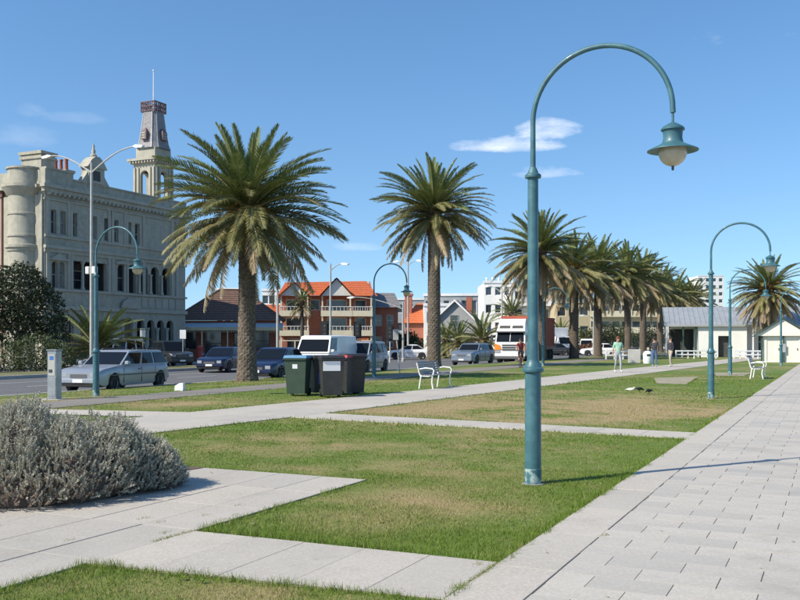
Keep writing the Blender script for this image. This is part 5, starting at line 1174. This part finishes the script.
for s in (-1, 1):
    c = MB(); y = s * 1.205; c.hull([(-.35, y, 1.65), (-1.2, y, 1.65), (-.5, s * 1.175, 2.35), (-1.2, s * 1.18, 2.35), (-.35, y - s * .03, 1.65), (-1.2, y - s * .03, 1.65), (-.5, s * 1.14, 2.35), (-1.2, s * 1.14, 2.35)]); c.build('side_window', 'glass', t)
    c = MB(); c.box(.045, s * 1.0 - .2, .78, .075, s * 1.0 + .2, .98); c.build('headlight', 'headlight', t)
    c = MB(); c.hull([(.075, s * .66, 1.05), (.075, s * 1.21, 1.0), (.085, s * 1.21, 1.52), (.08, s * .8, 1.40), (.0, s * .7, 1.1), (.0, s * 1.225, 1.05), (.0, s * 1.225, 1.52)]); c.build('stripe', 'indicator', t)
    c = MB(); c.tube([(-.1, s * 1.2, 2.4), (.15, s * 1.42, 2.35), (.15, s * 1.42, 1.7)], .02, 5); c.cbox(.10, s * 1.42 - .1, 1.65, .18, s * 1.42 + .1, 2.2, .02); c.build('wing_mirror', 'dark_metal', t)
    for x in (-.95,): k = MB(); k.lathe([(.2, s * 1.18), (.46, s * 1.2), (.5, s * 1.15), (.5, s * .85), (.2, s * .85)], 20, (x, 0, .5), 'y'); w = k.build('wheel', 'rubber', t); k = MB(); k.lathe([(.28, s * 1.205), (.1, s * 1.16), (.001, s * 1.2)], 12, (x, 0, .5), 'y'); k.build('rim', 'rim', w)
for k in range(3): c = MB(); c.box(.05, -.62, 1.0 + k * .17, .078, .62, 1.10 + k * .17); c.build('grille_slot', 'recess_dark', t)
c = MB(); c.cbox(-.2, -1.2, .30, .12, 1.2, .50, .04); c.build('bumper_step', 'bumper_grey', t); c = MB(); c.cbox(-.2, -1.21, .501, .10, 1.21, .74, .04); c.build('bumper', 'paint_white', t); c = MB(); c.box(.101, -.22, .54, .107, .22, .66); c.build('number_plate', 'plate', t)
c = MB(); c.box(-13.2, -.5, .75, -1.9, .5, 1.1); c.box(-12.8, -1.1, .95, -3.4, 1.1, 1.12); c.build('chassis', 'dark_metal', t)
cn = MB(); X0, X1 = -13.2, -2.6; cn.box(X0, -1.21, 1.15, X1, 1.21, 3.75)
x = X0 + .15
while x < X1 - .2:
    for s in (-1, 1): cn.hull([(x, s * 1.21, 1.28), (x + .16, s * 1.21, 1.28), (x + .04, s * 1.245, 1.28), (x + .12, s * 1.245, 1.28), (x, s * 1.21, 3.62), (x + .16, s * 1.21, 3.62), (x + .04, s * 1.245, 3.62), (x + .12, s * 1.245, 3.62)])
    x += .28
for s in (-1, 1):
    for a, b_ in ((1.12, 1.28), (3.62, 3.78)): cn.box(X0 - .01, s * 1.25 - .03, a, X1 + .01, s * 1.25 + .0, b_)
    cn.box(X1 - .12, s * 1.25 - .03, 1.12, X1 + .012, s * 1.25, 3.78)
cn.build('container', 'container_red', t)
for x in (-3.2, -4.5, -9.6, -10.9, -12.1):
    for s in (-1, 1): k = MB(); k.lathe([(.2, s * 1.16), (.46, s * 1.2), (.5, s * 1.15), (.5, s * .65), (.2, s * .65)], 18, (x, 0, .5), 'y'); k.build('wheel', 'rubber', t)
# box lorry
t = empty('box_lorry', pd(559, 112, RZ), R(-70), 'white box lorry parked behind the palm trunks', 'lorry')
c = MB(); c.cbox(-4.0, -1.15, .8, .2, 1.15, 3.3, .04); c.build('box_body', 'paint_white', t); c = MB(); c.hull([(.25, -1, .5), (.25, 1, .5), (1.9, -1, .5), (1.9, 1, .5), (1.85, -1, 1.3), (1.85, 1, 1.3), (1.3, -.92, 2.2), (1.3, .92, 2.2), (.25, -.92, 2.25), (.25, .92, 2.25)]); c.build('cab', 'paint_white', t)
c = MB(); c.hull([(1.86, -.9, 1.38), (1.86, .9, 1.38), (1.38, -.82, 2.12), (1.38, .82, 2.12), (1.8, -.9, 1.38), (1.8, .9, 1.38), (1.32, -.82, 2.12), (1.32, .82, 2.12)]); c.build('windscreen', 'glass', t)
for x in (1.2, -2.6):
    for s in (-1, 1): k = MB(); k.lathe([(.1, s * 1.0), (.4, s * 1.02), (.42, s * .98), (.42, s * .75), (.1, s * .75)], 16, (x, 0, .42), 'y'); k.build('wheel', 'rubber', t)
# ---------------------------------------------------------------- street furniture
def street_light(loc, H, arms, label, rz=ROT):
    t = empty('street_light', loc, rz, label, 'street light', 'tall grey street lights')
    b = MB(); b.lathe([(.16, 0), (.16, .25), (.10, .3), (.085, H * .6), (.06, H)], 12); b.build('pole', 'grey_pole', t, True)
    for dx, dy, up in arms:
        b = MB(); L = math.hypot(dx, dy); b.tube([(dx * f, dy * f, H - .55 + up * math.sin(f * math.pi / 2)) for f in np.linspace(0, 1, 10)], [.045] * 5 + [.035] * 5, 7); a = b.build('arm', 'grey_pole', t, True)
        ux, uy = dx / L, dy / L; h = MB(); z = H - .55 + up
        q = Vector((-uy, ux, 0)); d = Vector((ux, uy, 0)); p0 = Vector((dx, dy, z)) - d * .1
        h.hull([p0 + q * .06, p0 - q * .06, p0 + q * .1 + d * .25 + Vector((0, 0, .08)), p0 - q * .1 + d * .25 + Vector((0, 0, .08)), p0 + d * .75 + q * .1, p0 + d * .75 - q * .1, p0 + d * .8 - Vector((0, 0, .06)), p0 + d * .3 + q * .12 - Vector((0, 0, .1)), p0 + d * .3 - q * .12 - Vector((0, 0, .1)), p0 + d * .65 + q * .1 - Vector((0, 0, .12)), p0 + d * .65 - q * .1 - Vector((0, 0, .12))])
        h.build('lamp_head', 'white_paint', a)
    return t
p = onv(91.5, -36.2, -.1)
sl = street_light(p, 11.2, ((2.95, 0, 1.15), (-2.95, 0, 1.15)), 'tall grey twin-arm street light in front of the hotel')
b = MB(); b.cbox(-.35, -.12, 5.2, -.1, .12, 5.6, .03); b.cbox(.1, -.12, 5.2, .35, .12, 5.6, .03); b.box(-.1, -.03, 5.35, .1, .03, 5.45); b.build('sensor_box', 'white_paint', sl)
street_light(onv(330.5, -36.2, -.1), 7.7, ((1.0, 0, .5),), 'tall grey street light with one short arm by traffic signals')
street_light(onv(408, -36.2, -.1), 9.2, ((.9, 0, .4), (-.9, 0, .4)), 'tall grey street light between the flats and the tall palm')
street_light(onv(277.5, -36.2, -.1), 8.4, ((1.6, 0, .7),), 'pale street light pole beside the big palm trunk')
street_light(pd(403, 76, -.25), 4.9, ((-4.0, .3, 1.0),), 'low street light with one long outreach arm before the orange roofed flats', 0)
street_light(pd(502, 96, -.25), 7.2, ((1.4, 0, .8), (-1.4, 0, .8)), 'street light rising behind the lorry cab')
street_light(pd(593.5, 100, -.05), 4.6, ((-1.0, 0, .25),), 'short street light between two palm trunks', 0)
def signal(loc, label, h=3.0):
    t = empty('traffic_signal', loc, R(180), label, 'traffic light', 'traffic lights at the side road'); b = MB(); b.lathe([(.09, 0), (.09, .3), (.055, .35), (.055, h)], 10); b.build('pole', 'grey_pole', t)
    b = MB(); b.cbox(-.2, .06, h - 1.0, .2, .28, h + .1, .03); b.box(-.32, .06, h - 1.12, .32, .08, h + .22); hd = b.build('signal_head', 'black_plastic', t)
    for k, m in enumerate(('recess_dark', 'recess_dark', 'recess_dark')): b = MB(); b.lathe([(.1, .281), (.1, .29), (.001, .30)], 12, (0, 0, h - .16 - k * .3), 'y'); b.build('lens', m, hd)
signal(pd(325, 72, -.2), 'black traffic light above the white van'); signal(pd(357.5, 74, -.2), 'black traffic light in front of the flats balconies'); signal(pd(390, 72, -.2), 'black traffic light on the corner left of the tall palm', 2.8)
def sign(loc, rz, h, w, hh, m, label, lean=0.0):
    t = empty('street_sign', loc, rz, label, 'sign'); b = MB(); b.tube([(0, 0, 0), (lean, 0, h)], .028, 8); b.build('post', 'grey_pole', t)
    b = MB(); b.cbox(lean - w / 2, -.045, h - hh, lean + w / 2, -.03, h, .006); b.build('sign_plate', m, t); return t
sign(pg(400, 375, -.1), 0, 2.15, .26, .5, 'grey_pole', 'leaning kerbside sign post showing its grey back near bench', -.2)
sign(pd(143, 58, -.12), 0, 2.4, .34, .55, 'white_paint', 'white sign on post before the hotel arcade'); sign(pd(183, 62, -.12), 0, 2.35, .42, .6, 'white_paint', 'square white sign on post before the corner shop')
# red pillar box
t = empty('post_box', pd(200, 68, -.12), 0, 'red pillar post box in front of the corner shop', 'post box')
b = MB(); b.lathe([(.24, 0), (.24, .1), (.21, .12), (.21, 1.05), (.25, 1.08), (.24, 1.16), (.05, 1.28), (.001, 1.29)], 14); b.build('body', 'bin_red_lid', t, True); b = MB(); b.box(-.12, -.225, .9, .12, -.205, .94); b.build('slot', 'black_plastic', t)
# parking ticket machine
t = empty('ticket_machine', pg(54.5, 399), R(-14), 'grey metal parking ticket machine on the verge', 'ticket machine')
b = MB(); b.cbox(-.14, -.12, 0, .14, .12, 1.27, .015); b.build('cabinet', 'stainless', t); b = MB(); b.cbox(-.16, -.14, 1.271, .16, .14, 1.30, .008); b.build('cap', 'stainless', t)
b = MB(); b.box(-.10, -.130, .62, .10, -.121, 1.18); p = b.build('front_panel', 'grey_pole', t); b = MB(); b.box(-.06, -.135, 1.03, .06, -.131, 1.13); b.build('screen', 'screen_blue', p)
b = MB(); b.box(-.08, -.140, .70, .02, -.131, .78); b.build('coin_tray', 'dark_metal', p); b = MB(); b.box(-.12, -.128, .08, .12, -.121, .56); b.build('service_door', 'stainless', t)
b = MB(); b.box(-.3, -.28, -.03, .3, .28, .004); b.build('footing', 'concrete', t)
# white marker block
b = MB(); b.hull([(-.14, -.1, 0), (.14, -.1, 0), (.14, .1, 0), (-.14, .1, 0), (-.13, -.09, .17), (.02, -.08, .25), (.13, -.08, .25), (.13, .08, .25), (.0, .08, .25), (-.13, .09, .18)])
tag(b.build('marker_block', 'white_paint', None, False, pg(180, 390.5) - Vector((0, 0, .02)), R(-10)), 'small white painted block on grass by the road', 'marker block')
# wheelie bins
def wheelie(px, py, rz, body, lid, label, extra=None, s=1.0):
    t = empty('wheelie_bin', pg(px, py) , rz, label, 'bin', 'wheelie bins by the footpath')
    b = MB(); b.hull([(x * .24 * s, y * .24 * s, .06) for x in (-1, 1) for y in (-1, 1)] + [(x * .29 * s, y * .34 * s, .98 * s) for x in (-1, 1) for y in (-.9, 1)]); bd = b.build('body', body, t)
    b = MB(); b.cbox(-.31 * s, -.345 * s, .95 * s, .31 * s, .36 * s, 1.0 * s, .012); b.build('rim', body, bd)
    b = MB(); b.hull([(x * .315 * s, y * .355 * s, 1.003 * s) for x in (-1, 1) for y in (-1, 1)] + [(x * .29 * s, y * .30 * s, 1.07 * s) for x in (-1, 1) for y in (-1, 1)]); l = b.build('lid', lid, t)
    b = MB(); b.tube([(-.26 * s, .40 * s, 1.0 * s), (.26 * s, .40 * s, 1.0 * s)], .018, 7); b.tube([(-.2 * s, .33 * s, .97 * s), (-.2 * s, .40 * s, 1.0 * s)], .015, 5); b.tube([(.2 * s, .33 * s, .97 * s), (.2 * s, .40 * s, 1.0 * s)], .015, 5); b.build('handle', body, t)
    for q in (-1, 1):
        b = MB(); b.lathe([(.02, q * .25 * s), (.1, q * .27 * s), (.105, q * .24 * s), (.105, q * .19 * s), (.02, q * .19 * s)], 14, (0, .27 * s, .105), 'x'); b.build('wheel', 'rubber', t)
    if extra:
        for nm, m, x0, x1, z0, z1 in extra:
            b = MB(); yy = lambda z: -.24 * s - (.066 * s) * (z - .06) / (.92 * s) - .004; b.hull([(x0, yy(z0), z0), (x1, yy(z0), z0), (x0, yy(z1), z1), (x1, yy(z1), z1), (x0, yy(z0) + .003, z0), (x1, yy(z0) + .003, z0), (x0, yy(z1) + .003, z1), (x1, yy(z1) + .003, z1)]); b.build('sticker', m, bd)
wheelie(298, 395.5, R(-8), 'bin_green', 'bin_blue_lid', 'green wheelie bin with sky blue lid', [('sticker', 'sticker', -.08, .06, .76, .88)], 1.05)
wheelie(319, 394.2, R(30), 'bin_grey', 'bin_grey', 'dark wheelie bin with blue sticker beside the blue lidded one', [('sticker', 'sticker_blue', -.14, .12, .3, .62)], 1.04)
wheelie(331.5, 397, R(12), 'bin_grey', 'black_plastic', 'dark wheelie bin with painted sunlit lid patch on its front', [('sticker', 'sticker', -.27, .2, .72, .98)], 1.06)  # white piece puts the sunlight on the lid into the colour
wheelie(343, 394.5, R(-25), 'bin_grey', 'bin_red_lid', 'dark wheelie bin with red lid', None, 1.05)
wheelie(352.5, 394, R(20), 'black_plastic', 'black_plastic', 'all black wheelie bin beside the red lidded one', None, 1.08)
# benches: white end frames, grey slats; local +x is the way one looks when seated
mat('slat_grey', (.25, .26, .265), .6, (.19, .20, .205), 5)
def bench(loc, label):
    t = empty('park_bench', loc, ROT, label, 'bench', 'slatted park benches'); L = 1.55
    for y in (.04, L - .04):
        b = MB()
        b.tube([(-.30, y, .82), (-.20, y, .46), (-.16, y, .38), (-.22, y, 0)], .024, 7); b.tube([(-.18, y, .41), (.10, y, .40), (.24, y, .42), (.22, y, .2), (.26, y, 0)], .024, 7)
        b.tube([(-.235, y, .62), (.0, y, .66), (.24, y, .64), (.29, y, .58), (.25, y, .42)], .022, 7); b.build('end_frame', 'white_paint', t)
    for k in range(5): x = -.13 + k * .085; b = MB(); b.cbox(x, 0, .424, x + .065, L, .448, .006); b.build('seat_slat', 'slat_grey', t)
    for k in range(5): z = .50 + k * .075; x = -.185 - (z - .46) * .27; b = MB(); b.hull([(x, 0, z), (x, L, z), (x + .025, 0, z), (x + .025, L, z), (x - .017, 0, z + .06), (x - .017, L, z + .06), (x + .008, 0, z + .06), (x + .008, L, z + .06)]); b.build('back_slat', 'slat_grey', t)
    return t
bench(pg(425, 389), 'grey slatted bench with white arms beside footpath'); bench(pg(756, 379), 'grey slatted bench with white arms beside promenade near kiosk')
b = MB(); P = [pg(415, 389.5), pg(470, 386), pg(475, 383), pg(425, 386)]
# low white rail fences
def fence(px0, px1, Y, n, label, Y2=None):
    a, c = pd(px0, Y, -.02), pd(px1, Y2 or Y, -.02); t = empty('rail_fence', a, math.atan2(c.y - a.y, c.x - a.x), label, 'fence', 'low white rail fences'); L = (c - a).length
    for k in range(n): x = L * k / (n - 1); b = MB(); b.cbox(x - .05, -.05, 0, x + .05, .05, .72, .01); b.build('post', 'white_paint', t)
    for z in (.30, .60): b = MB(); b.box(0, -.085, z, L, -.052, z + .11); b.build('rail', 'white_paint', t)
fence(606, 640, 74, 5, 'low white rail fence behind the walker in mint top'); fence(676, 700, 77, 5, 'low white rail fence before the pavilion verandah', 77); fence(734, 764, 76, 6, 'low white rail fence between lamp and cream kiosk'); fence(700, 716, 77, 3, 'short white rail fence before the pavilion door')
# concrete litter bin and small white bin
t = empty('litter_bin', pg(634.5, 363), R(-15), 'square concrete litter bin beside the path', 'bin'); b = MB(); b.cbox(-.42, -.42, 0, .42, .42, .92, .03); b.build('body', 'concrete', t); b = MB(); b.lathe([(.28, .92), (.3, .98), (.3, 1.05), (.24, 1.06), (.22, .99)], 16); b.build('rim', 'dark_metal', t)
t = empty('bin_liner', pg(647.5, 363.5), 0, 'small white bin with rounded top near people', 'bin'); b = MB(); b.lathe([(.26, 0), (.29, .2), (.30, .6), (.27, .72), (.15, .82), (.001, .84)], 16); b.build('body', 'white_paint', t, True); b = MB(); b.box(-.12, -.31, .5, .12, -.28, .62); b.build('opening', 'black_plastic', t)

# ---------------------------------------------------------------- people
for n, c in (('skin', (.50, .30, .20)), ('mint', (.36, .62, .46)), ('grey_trousers', (.36, .38, .40)), ('dark_top', (.035, .035, .045)), ('jeans', (.08, .14, .26)), ('khaki', (.46, .41, .32)), ('jersey_red', (.26, .05, .055)), ('jersey_white', (.7, .7, .7)), ('hair_dark', (.03, .02, .015)), ('hair_red', (.16, .04, .02)), ('shoe_white', (.6, .6, .6)), ('black_cloth', (.02, .02, .022)), ('eye_dark', (.02, .015, .01))): mat(n, c, .75, tuple(x * .85 for x in c), 9)
def person(loc, rz, J, label, top, legs, hair, shoe='shoe_white', sleeve='elbow', pants_to='ankle', longhair=False, name='person', bag=None):
    """J overrides joint positions; x to the person's left, -y is where they face"""
    P = dict(pel=(0, 0, .95), sp=(0, .01, 1.12), ch=(0, 0, 1.32), nk=(0, .01, 1.46), hd=(0, -.015, 1.56), ht=(0, -.01, 1.655))
    for s, a in ((1, 'l'), (-1, 'r')):
        P.update({a+'sh': (s*.17, 0, 1.40), a+'el': (s*.225, .03, 1.13), a+'wr': (s*.235, -.05, .90), a+'pm': (s*.235, -.075, .835), a+'hip': (s*.085, 0, .90), a+'kn': (s*.095, -.02, .49), a+'an': (s*.10, .02, .085), a+'toe': (s*.115, -.15, .035)})
    P.update(J)
    rad = dict(pel=(.155, .115), sp=(.135, .10), ch=(.155, .11), nk=(.055, .055), hd=(.083, .10), ht=(.062, .07), lsh=(.062, .062), lel=(.043, .043), lwr=(.030, .028), lpm=(.034, .018), lhip=(.092, .092), lkn=(.060, .062), lan=(.042, .044), ltoe=(.045, .03))
    E = [('pel', 'sp', 't'), ('sp', 'ch', 't'), ('ch', 'nk', 't2'), ('nk', 'hd', 's'), ('hd', 'ht', 's')]
    for a in 'lr': E += [('ch', a+'sh', 't'), (a+'sh', a+'el', 't'), (a+'el', a+'wr', 'a'), (a+'wr', a+'pm', 's'), ('pel', a+'hip', 'p'), (a+'hip', a+'kn', 'p'), (a+'kn', a+'an', 'c'), (a+'an', a+'toe', 'f')]
    names = list(P); V = [Vector(P[k]) for k in names]; RD = [rad.get(k, rad.get('l' + k[1:], (.05, .05))) for k in names]; ED = [(names.index(a), names.index(b_)) for a, b_, _ in E]
    # fingers and a thumb, each its own chain from the palm
    for a in 'lr':
        pm, wr = Vector(P[a+'pm']), Vector(P[a+'wr']); d = (pm - wr).normalized(); sd = d.cross(Vector((1, 0, 0))).normalized(); ip = names.index(a+'pm')
        for k, (o, L_) in enumerate(((-.024, .075), (-.008, .085), (.008, .08), (.024, .065))):
            i = len(V); V += [pm + sd * o + d * L_ * .5, pm + sd * o * 1.1 + d * L_ + Vector((0, 0, .0)) + sd * 0 + Vector((0, -.012, 0))]; RD += [(.009, .009), (.008, .008)]; ED += [(ip, i), (i, i + 1)]
        i = len(V); V += [wr.lerp(pm, .5) - sd * .035, wr.lerp(pm, .8) - sd * .05 + d * .02]; RD += [(.011, .011), (.009, .009)]; ED += [(names.index(a+'wr'), i), (i, i + 1)]
    me = bpy.data.meshes.new('person'); me.from_pydata([v[:] for v in V], ED, []); ob = bpy.data.objects.new('person_skeleton', me); col.objects.link(ob)
    sk = ob.modifiers.new('Skin', 'SKIN'); sk.use_smooth_shade = True; sv = me.skin_vertices[0].data
    for i, r in enumerate(RD): sv[i].radius = r; sv[i].use_root = False
    sv[0].use_root = True
    sb = ob.modifiers.new('Sub', 'SUBSURF'); sb.levels = sb.render_levels = 1
    dg = bpy.context.evaluated_depsgraph_get(); dg.update(); m2 = bpy.data.meshes.new_from_object(ob.evaluated_get(dg)); m2.name = 'person'
    bpy.data.objects.remove(ob); mats_ = ['skin', top, legs, shoe]
    m2.materials.clear()
    for q in mats_: m2.materials.append(M(q))
    segs = [(Vector(P[a]), Vector(P[b_]), k) for a, b_, k in E]
    for f in m2.polygons:
        c = f.center; best = None
        for a, b_, k in segs:
            ab = b_ - a; t_ = max(0, min(1, (c - a).dot(ab) / ab.length_squared)); d = (c - a - ab * t_).length
            if best is None or d < best[0]: best = (d, k, t_)
        k, t_ = best[1], best[2]
        mi = {'t': 1, 't2': 1 if t_ < .55 else 0, 's': 0, 'a': 0 if sleeve == 'elbow' else 1, 'p': 2, 'c': (2 if pants_to == 'ankle' or t_ < .35 else 0) if t_ < .94 else 3, 'f': 3}[k]
        if k == 'c' and pants_to == 'knee' and t_ > .1 and t_ < .94: mi = 0
        f.material_index = mi
    m2.shade_smooth(); body = inst(name, m2, None, loc, (0, 0, rz)); tag(body, label, 'person')
    h = Vector(P['hd']).lerp(Vector(P['ht']), .5); b = MB(); b.ball((h.x, h.y + .022, h.z + .028), 1, 14, 9, (.092, .105, .105))
    if longhair: b.ball((h.x, h.y + .06, h.z - .07), 1, 10, 7, (.08, .06, .12))
    b.v = [(x, y, z) for x, y, z in b.v]; b.build('hair', hair, body, True)
    b = MB(); b.hull([(h.x - .014, h.y - .095, h.z - .035), (h.x + .014, h.y - .095, h.z - .035), (h.x, h.y - .128, h.z - .03), (h.x, h.y - .10, h.z + .02)]); b.build('nose', 'skin', body)
    for s in (-1, 1): b = MB(); b.ball((h.x + s * .032, h.y - .092, h.z + .01), .011, 6, 5); b.build('eye', 'eye_dark', body); b = MB(); b.ball((h.x + s * .09, h.y + .0, h.z - .01), 1, 6, 5, (.012, .022, .032)); b.build('ear', 'skin', body)
    return body
person(pg(618, 372.5), R(8), dict(lkn=(.09, -.13, .50), lan=(.09, -.12, .09), ltoe=(.10, -.29, .05), rkn=(-.09, .02, .49), ran=(-.09, .20, .10), rtoe=(-.10, .05, .035), lel=(.25, .02, 1.14), lwr=(.17, -.17, 1.06), lpm=(.12, -.22, 1.05), rwr=(-.25, .02, .90), rpm=(-.25, -.01, .835)),
       'person in mint top and grey trousers walking along the footpath', 'mint', 'grey_trousers', 'hair_red')
person(pg(654.5, 367), R(165), dict(lel=(.24, -.02, 1.15), lwr=(.15, -.2, 1.08), lpm=(.10, -.25, 1.08)), 'person in dark top and blue jeans standing by white bin', 'dark_top', 'jeans', 'hair_dark', sleeve='wrist')
person(pg(670.5, 367), R(-70), dict(lkn=(.09, -.10, .50), lan=(.09, -.05, .09), ltoe=(.10, -.22, .04), rkn=(-.09, .04, .49), ran=(-.09, .16, .09), rtoe=(-.1, 0, .035)), 'person in dark jacket and pale trousers walking from the path', 'dark_top', 'khaki', 'hair_dark', sleeve='wrist')
# cyclist: the bicycle stands on the path, the rider sits on it
cl = pg(521, 367.5); ch_ = math.pi / 2 + FACE + R(12)
t = empty('bicycle', cl, ch_, 'road bicycle ridden along the cycle path ahead of the lorry', 'bicycle')
for y in (-.52, .50):
    b = MB(); b.tube([(0, y + .34 * math.cos(a), .34 + .34 * math.sin(a)) for a in np.linspace(0, 2 * math.pi, 25)], .016, 6, False); w = b.build('wheel', 'rubber', t)
    b = MB()
    for a in np.linspace(0, 2 * math.pi, 12)[:-1]: b.tube([(0, y, .34), (0, y + .33 * math.cos(a), .34 + .33 * math.sin(a))], .003, 3)
    b.build('spokes', 'rim', w)
b = MB()
for a, c in (((0, -.42, .82), (0, -.05, .28)), ((0, -.05, .28), (0, .16, .86)), ((0, -.40, .80), (0, .13, .78)), ((0, .50, .34), (0, -.05, .28)), ((0, .50, .34), (0, .13, .76)), ((0, -.40, .84), (0, -.52, .34))): b.tube([a, c], .017, 6)
b.build('frame', 'jersey_red', t); b = MB(); b.tube([(-.21, -.5, .92), (-.2, -.42, .95), (.2, -.42, .95), (.21, -.5, .92)], .014, 6); b.tube([(0, -.42, .80), (0, -.42, .95)], .014, 6); b.build('handlebar', 'dark_metal', t)
b = MB(); b.hull([(-.07, .26, .87), (.07, .26, .87), (0, .02, .88), (-.06, .26, .91), (.06, .26, .91), (0, .04, .905)]); b.build('saddle', 'black_plastic', t)
b = MB(); b.tube([(-.09, -.05, .28), (.09, -.05, .28)], .02, 6); b.tube([(.09, -.05, .28), (.09, -.15, .16)], .012, 5); b.tube([(-.09, -.05, .28), (-.09, .05, .40)], .012, 5); b.box(.06, -.2, .145, .17, -.1, .16); b.box(-.17, 0, .405, -.06, .1, .42); b.build('crank', 'dark_metal', t)
person(cl, ch_, dict(pel=(0, .15, .98), sp=(0, .08, 1.14), ch=(0, -.06, 1.30), nk=(0, -.16, 1.41), hd=(0, -.22, 1.49), ht=(0, -.23, 1.585), lsh=(.17, -.08, 1.36), rsh=(-.17, -.08, 1.36), lel=(.23, -.28, 1.16), rel=(-.23, -.28, 1.16), lwr=(.20, -.44, 1.0), rwr=(-.20, -.44, 1.0), lpm=(.20, -.49, .97), rpm=(-.20, -.49, .97),
       lhip=(.08, .12, .93), rhip=(-.08, .12, .93), lkn=(.10, -.22, .62), lan=(.11, -.06, .25), ltoe=(.12, -.22, .20), rkn=(-.10, -.28, .78), ran=(-.11, .08, .49), rtoe=(-.12, -.08, .46)), 'cyclist in red and dark kit riding on the cycle path', 'jersey_red', 'black_cloth', 'hair_dark', pants_to='knee', sleeve='elbow')

# ---------------------------------------------------------------- birds on the lawn
mat('bird_black', (.015, .015, .017), .6); mat('bird_white', (.72, .72, .70), .7); mat('bird_leg', (.25, .10, .05), .7)
def bird(px, py, rz, m, label, s=1.0, peck=False):
    t = empty('bird', pg(px, py), rz, label, 'bird', 'birds on the lawn'); hz_ = .10 if peck else .24; hy = -.19 if peck else -.15
    b = MB(); b.tube([(0, .22 * s, .15 * s), (0, .12 * s, .16 * s), (0, 0, .15 * s), (0, -.09 * s, .16 * s), (0, (hy * .5 - .05) * s, (.16 + hz_) / 2 * s), (0, hy * s, hz_ * s), (0, (hy - .03) * s, hz_ * s)], [.012 * s, .045 * s, .075 * s, .06 * s, .035 * s, .036 * s, .02 * s], 10); b.build('body', m, t, True)
    for q in (-1, 1): b = MB(); b.hull([(q * .06 * s, -.06 * s, .17 * s), (q * .078 * s, .02 * s, .15 * s), (q * .03 * s, .24 * s, .15 * s), (q * .05 * s, .02 * s, .21 * s), (q * .07 * s, .03 * s, .11 * s)]); b.build('wing', m, t); b = MB(); b.tube([(q * .025 * s, 0, .10 * s), (q * .03 * s, .01, 0)], .006, 5); b.tube([(q * .03 * s, .02, .003), (q * .03 * s, -.035, .003)], .004, 4); b.build('leg', 'bird_leg', t)
    b = MB(); b.hull([(-.03 * s, .33 * s, .13 * s), (.03 * s, .33 * s, .13 * s), (-.02 * s, .18 * s, .15 * s), (.02 * s, .18 * s, .15 * s), (0, .2 * s, .165 * s)]); b.build('tail', m, t); b = MB(); b.tube([(0, (hy - .03) * s, hz_ * s), (0, (hy - .075) * s, (hz_ - .015) * s)], [.011, .002], 5); b.build('beak', 'bird_leg', t)
bird(631, 392.5, R(70), 'bird_white', 'white gull standing on dry grass', .62); bird(639.5, 392, R(110), 'bird_black', 'black bird feeding beside the gull', .66, True); bird(649, 394, R(-60), 'bird_black', 'black bird pecking away from the gull', .66, True)
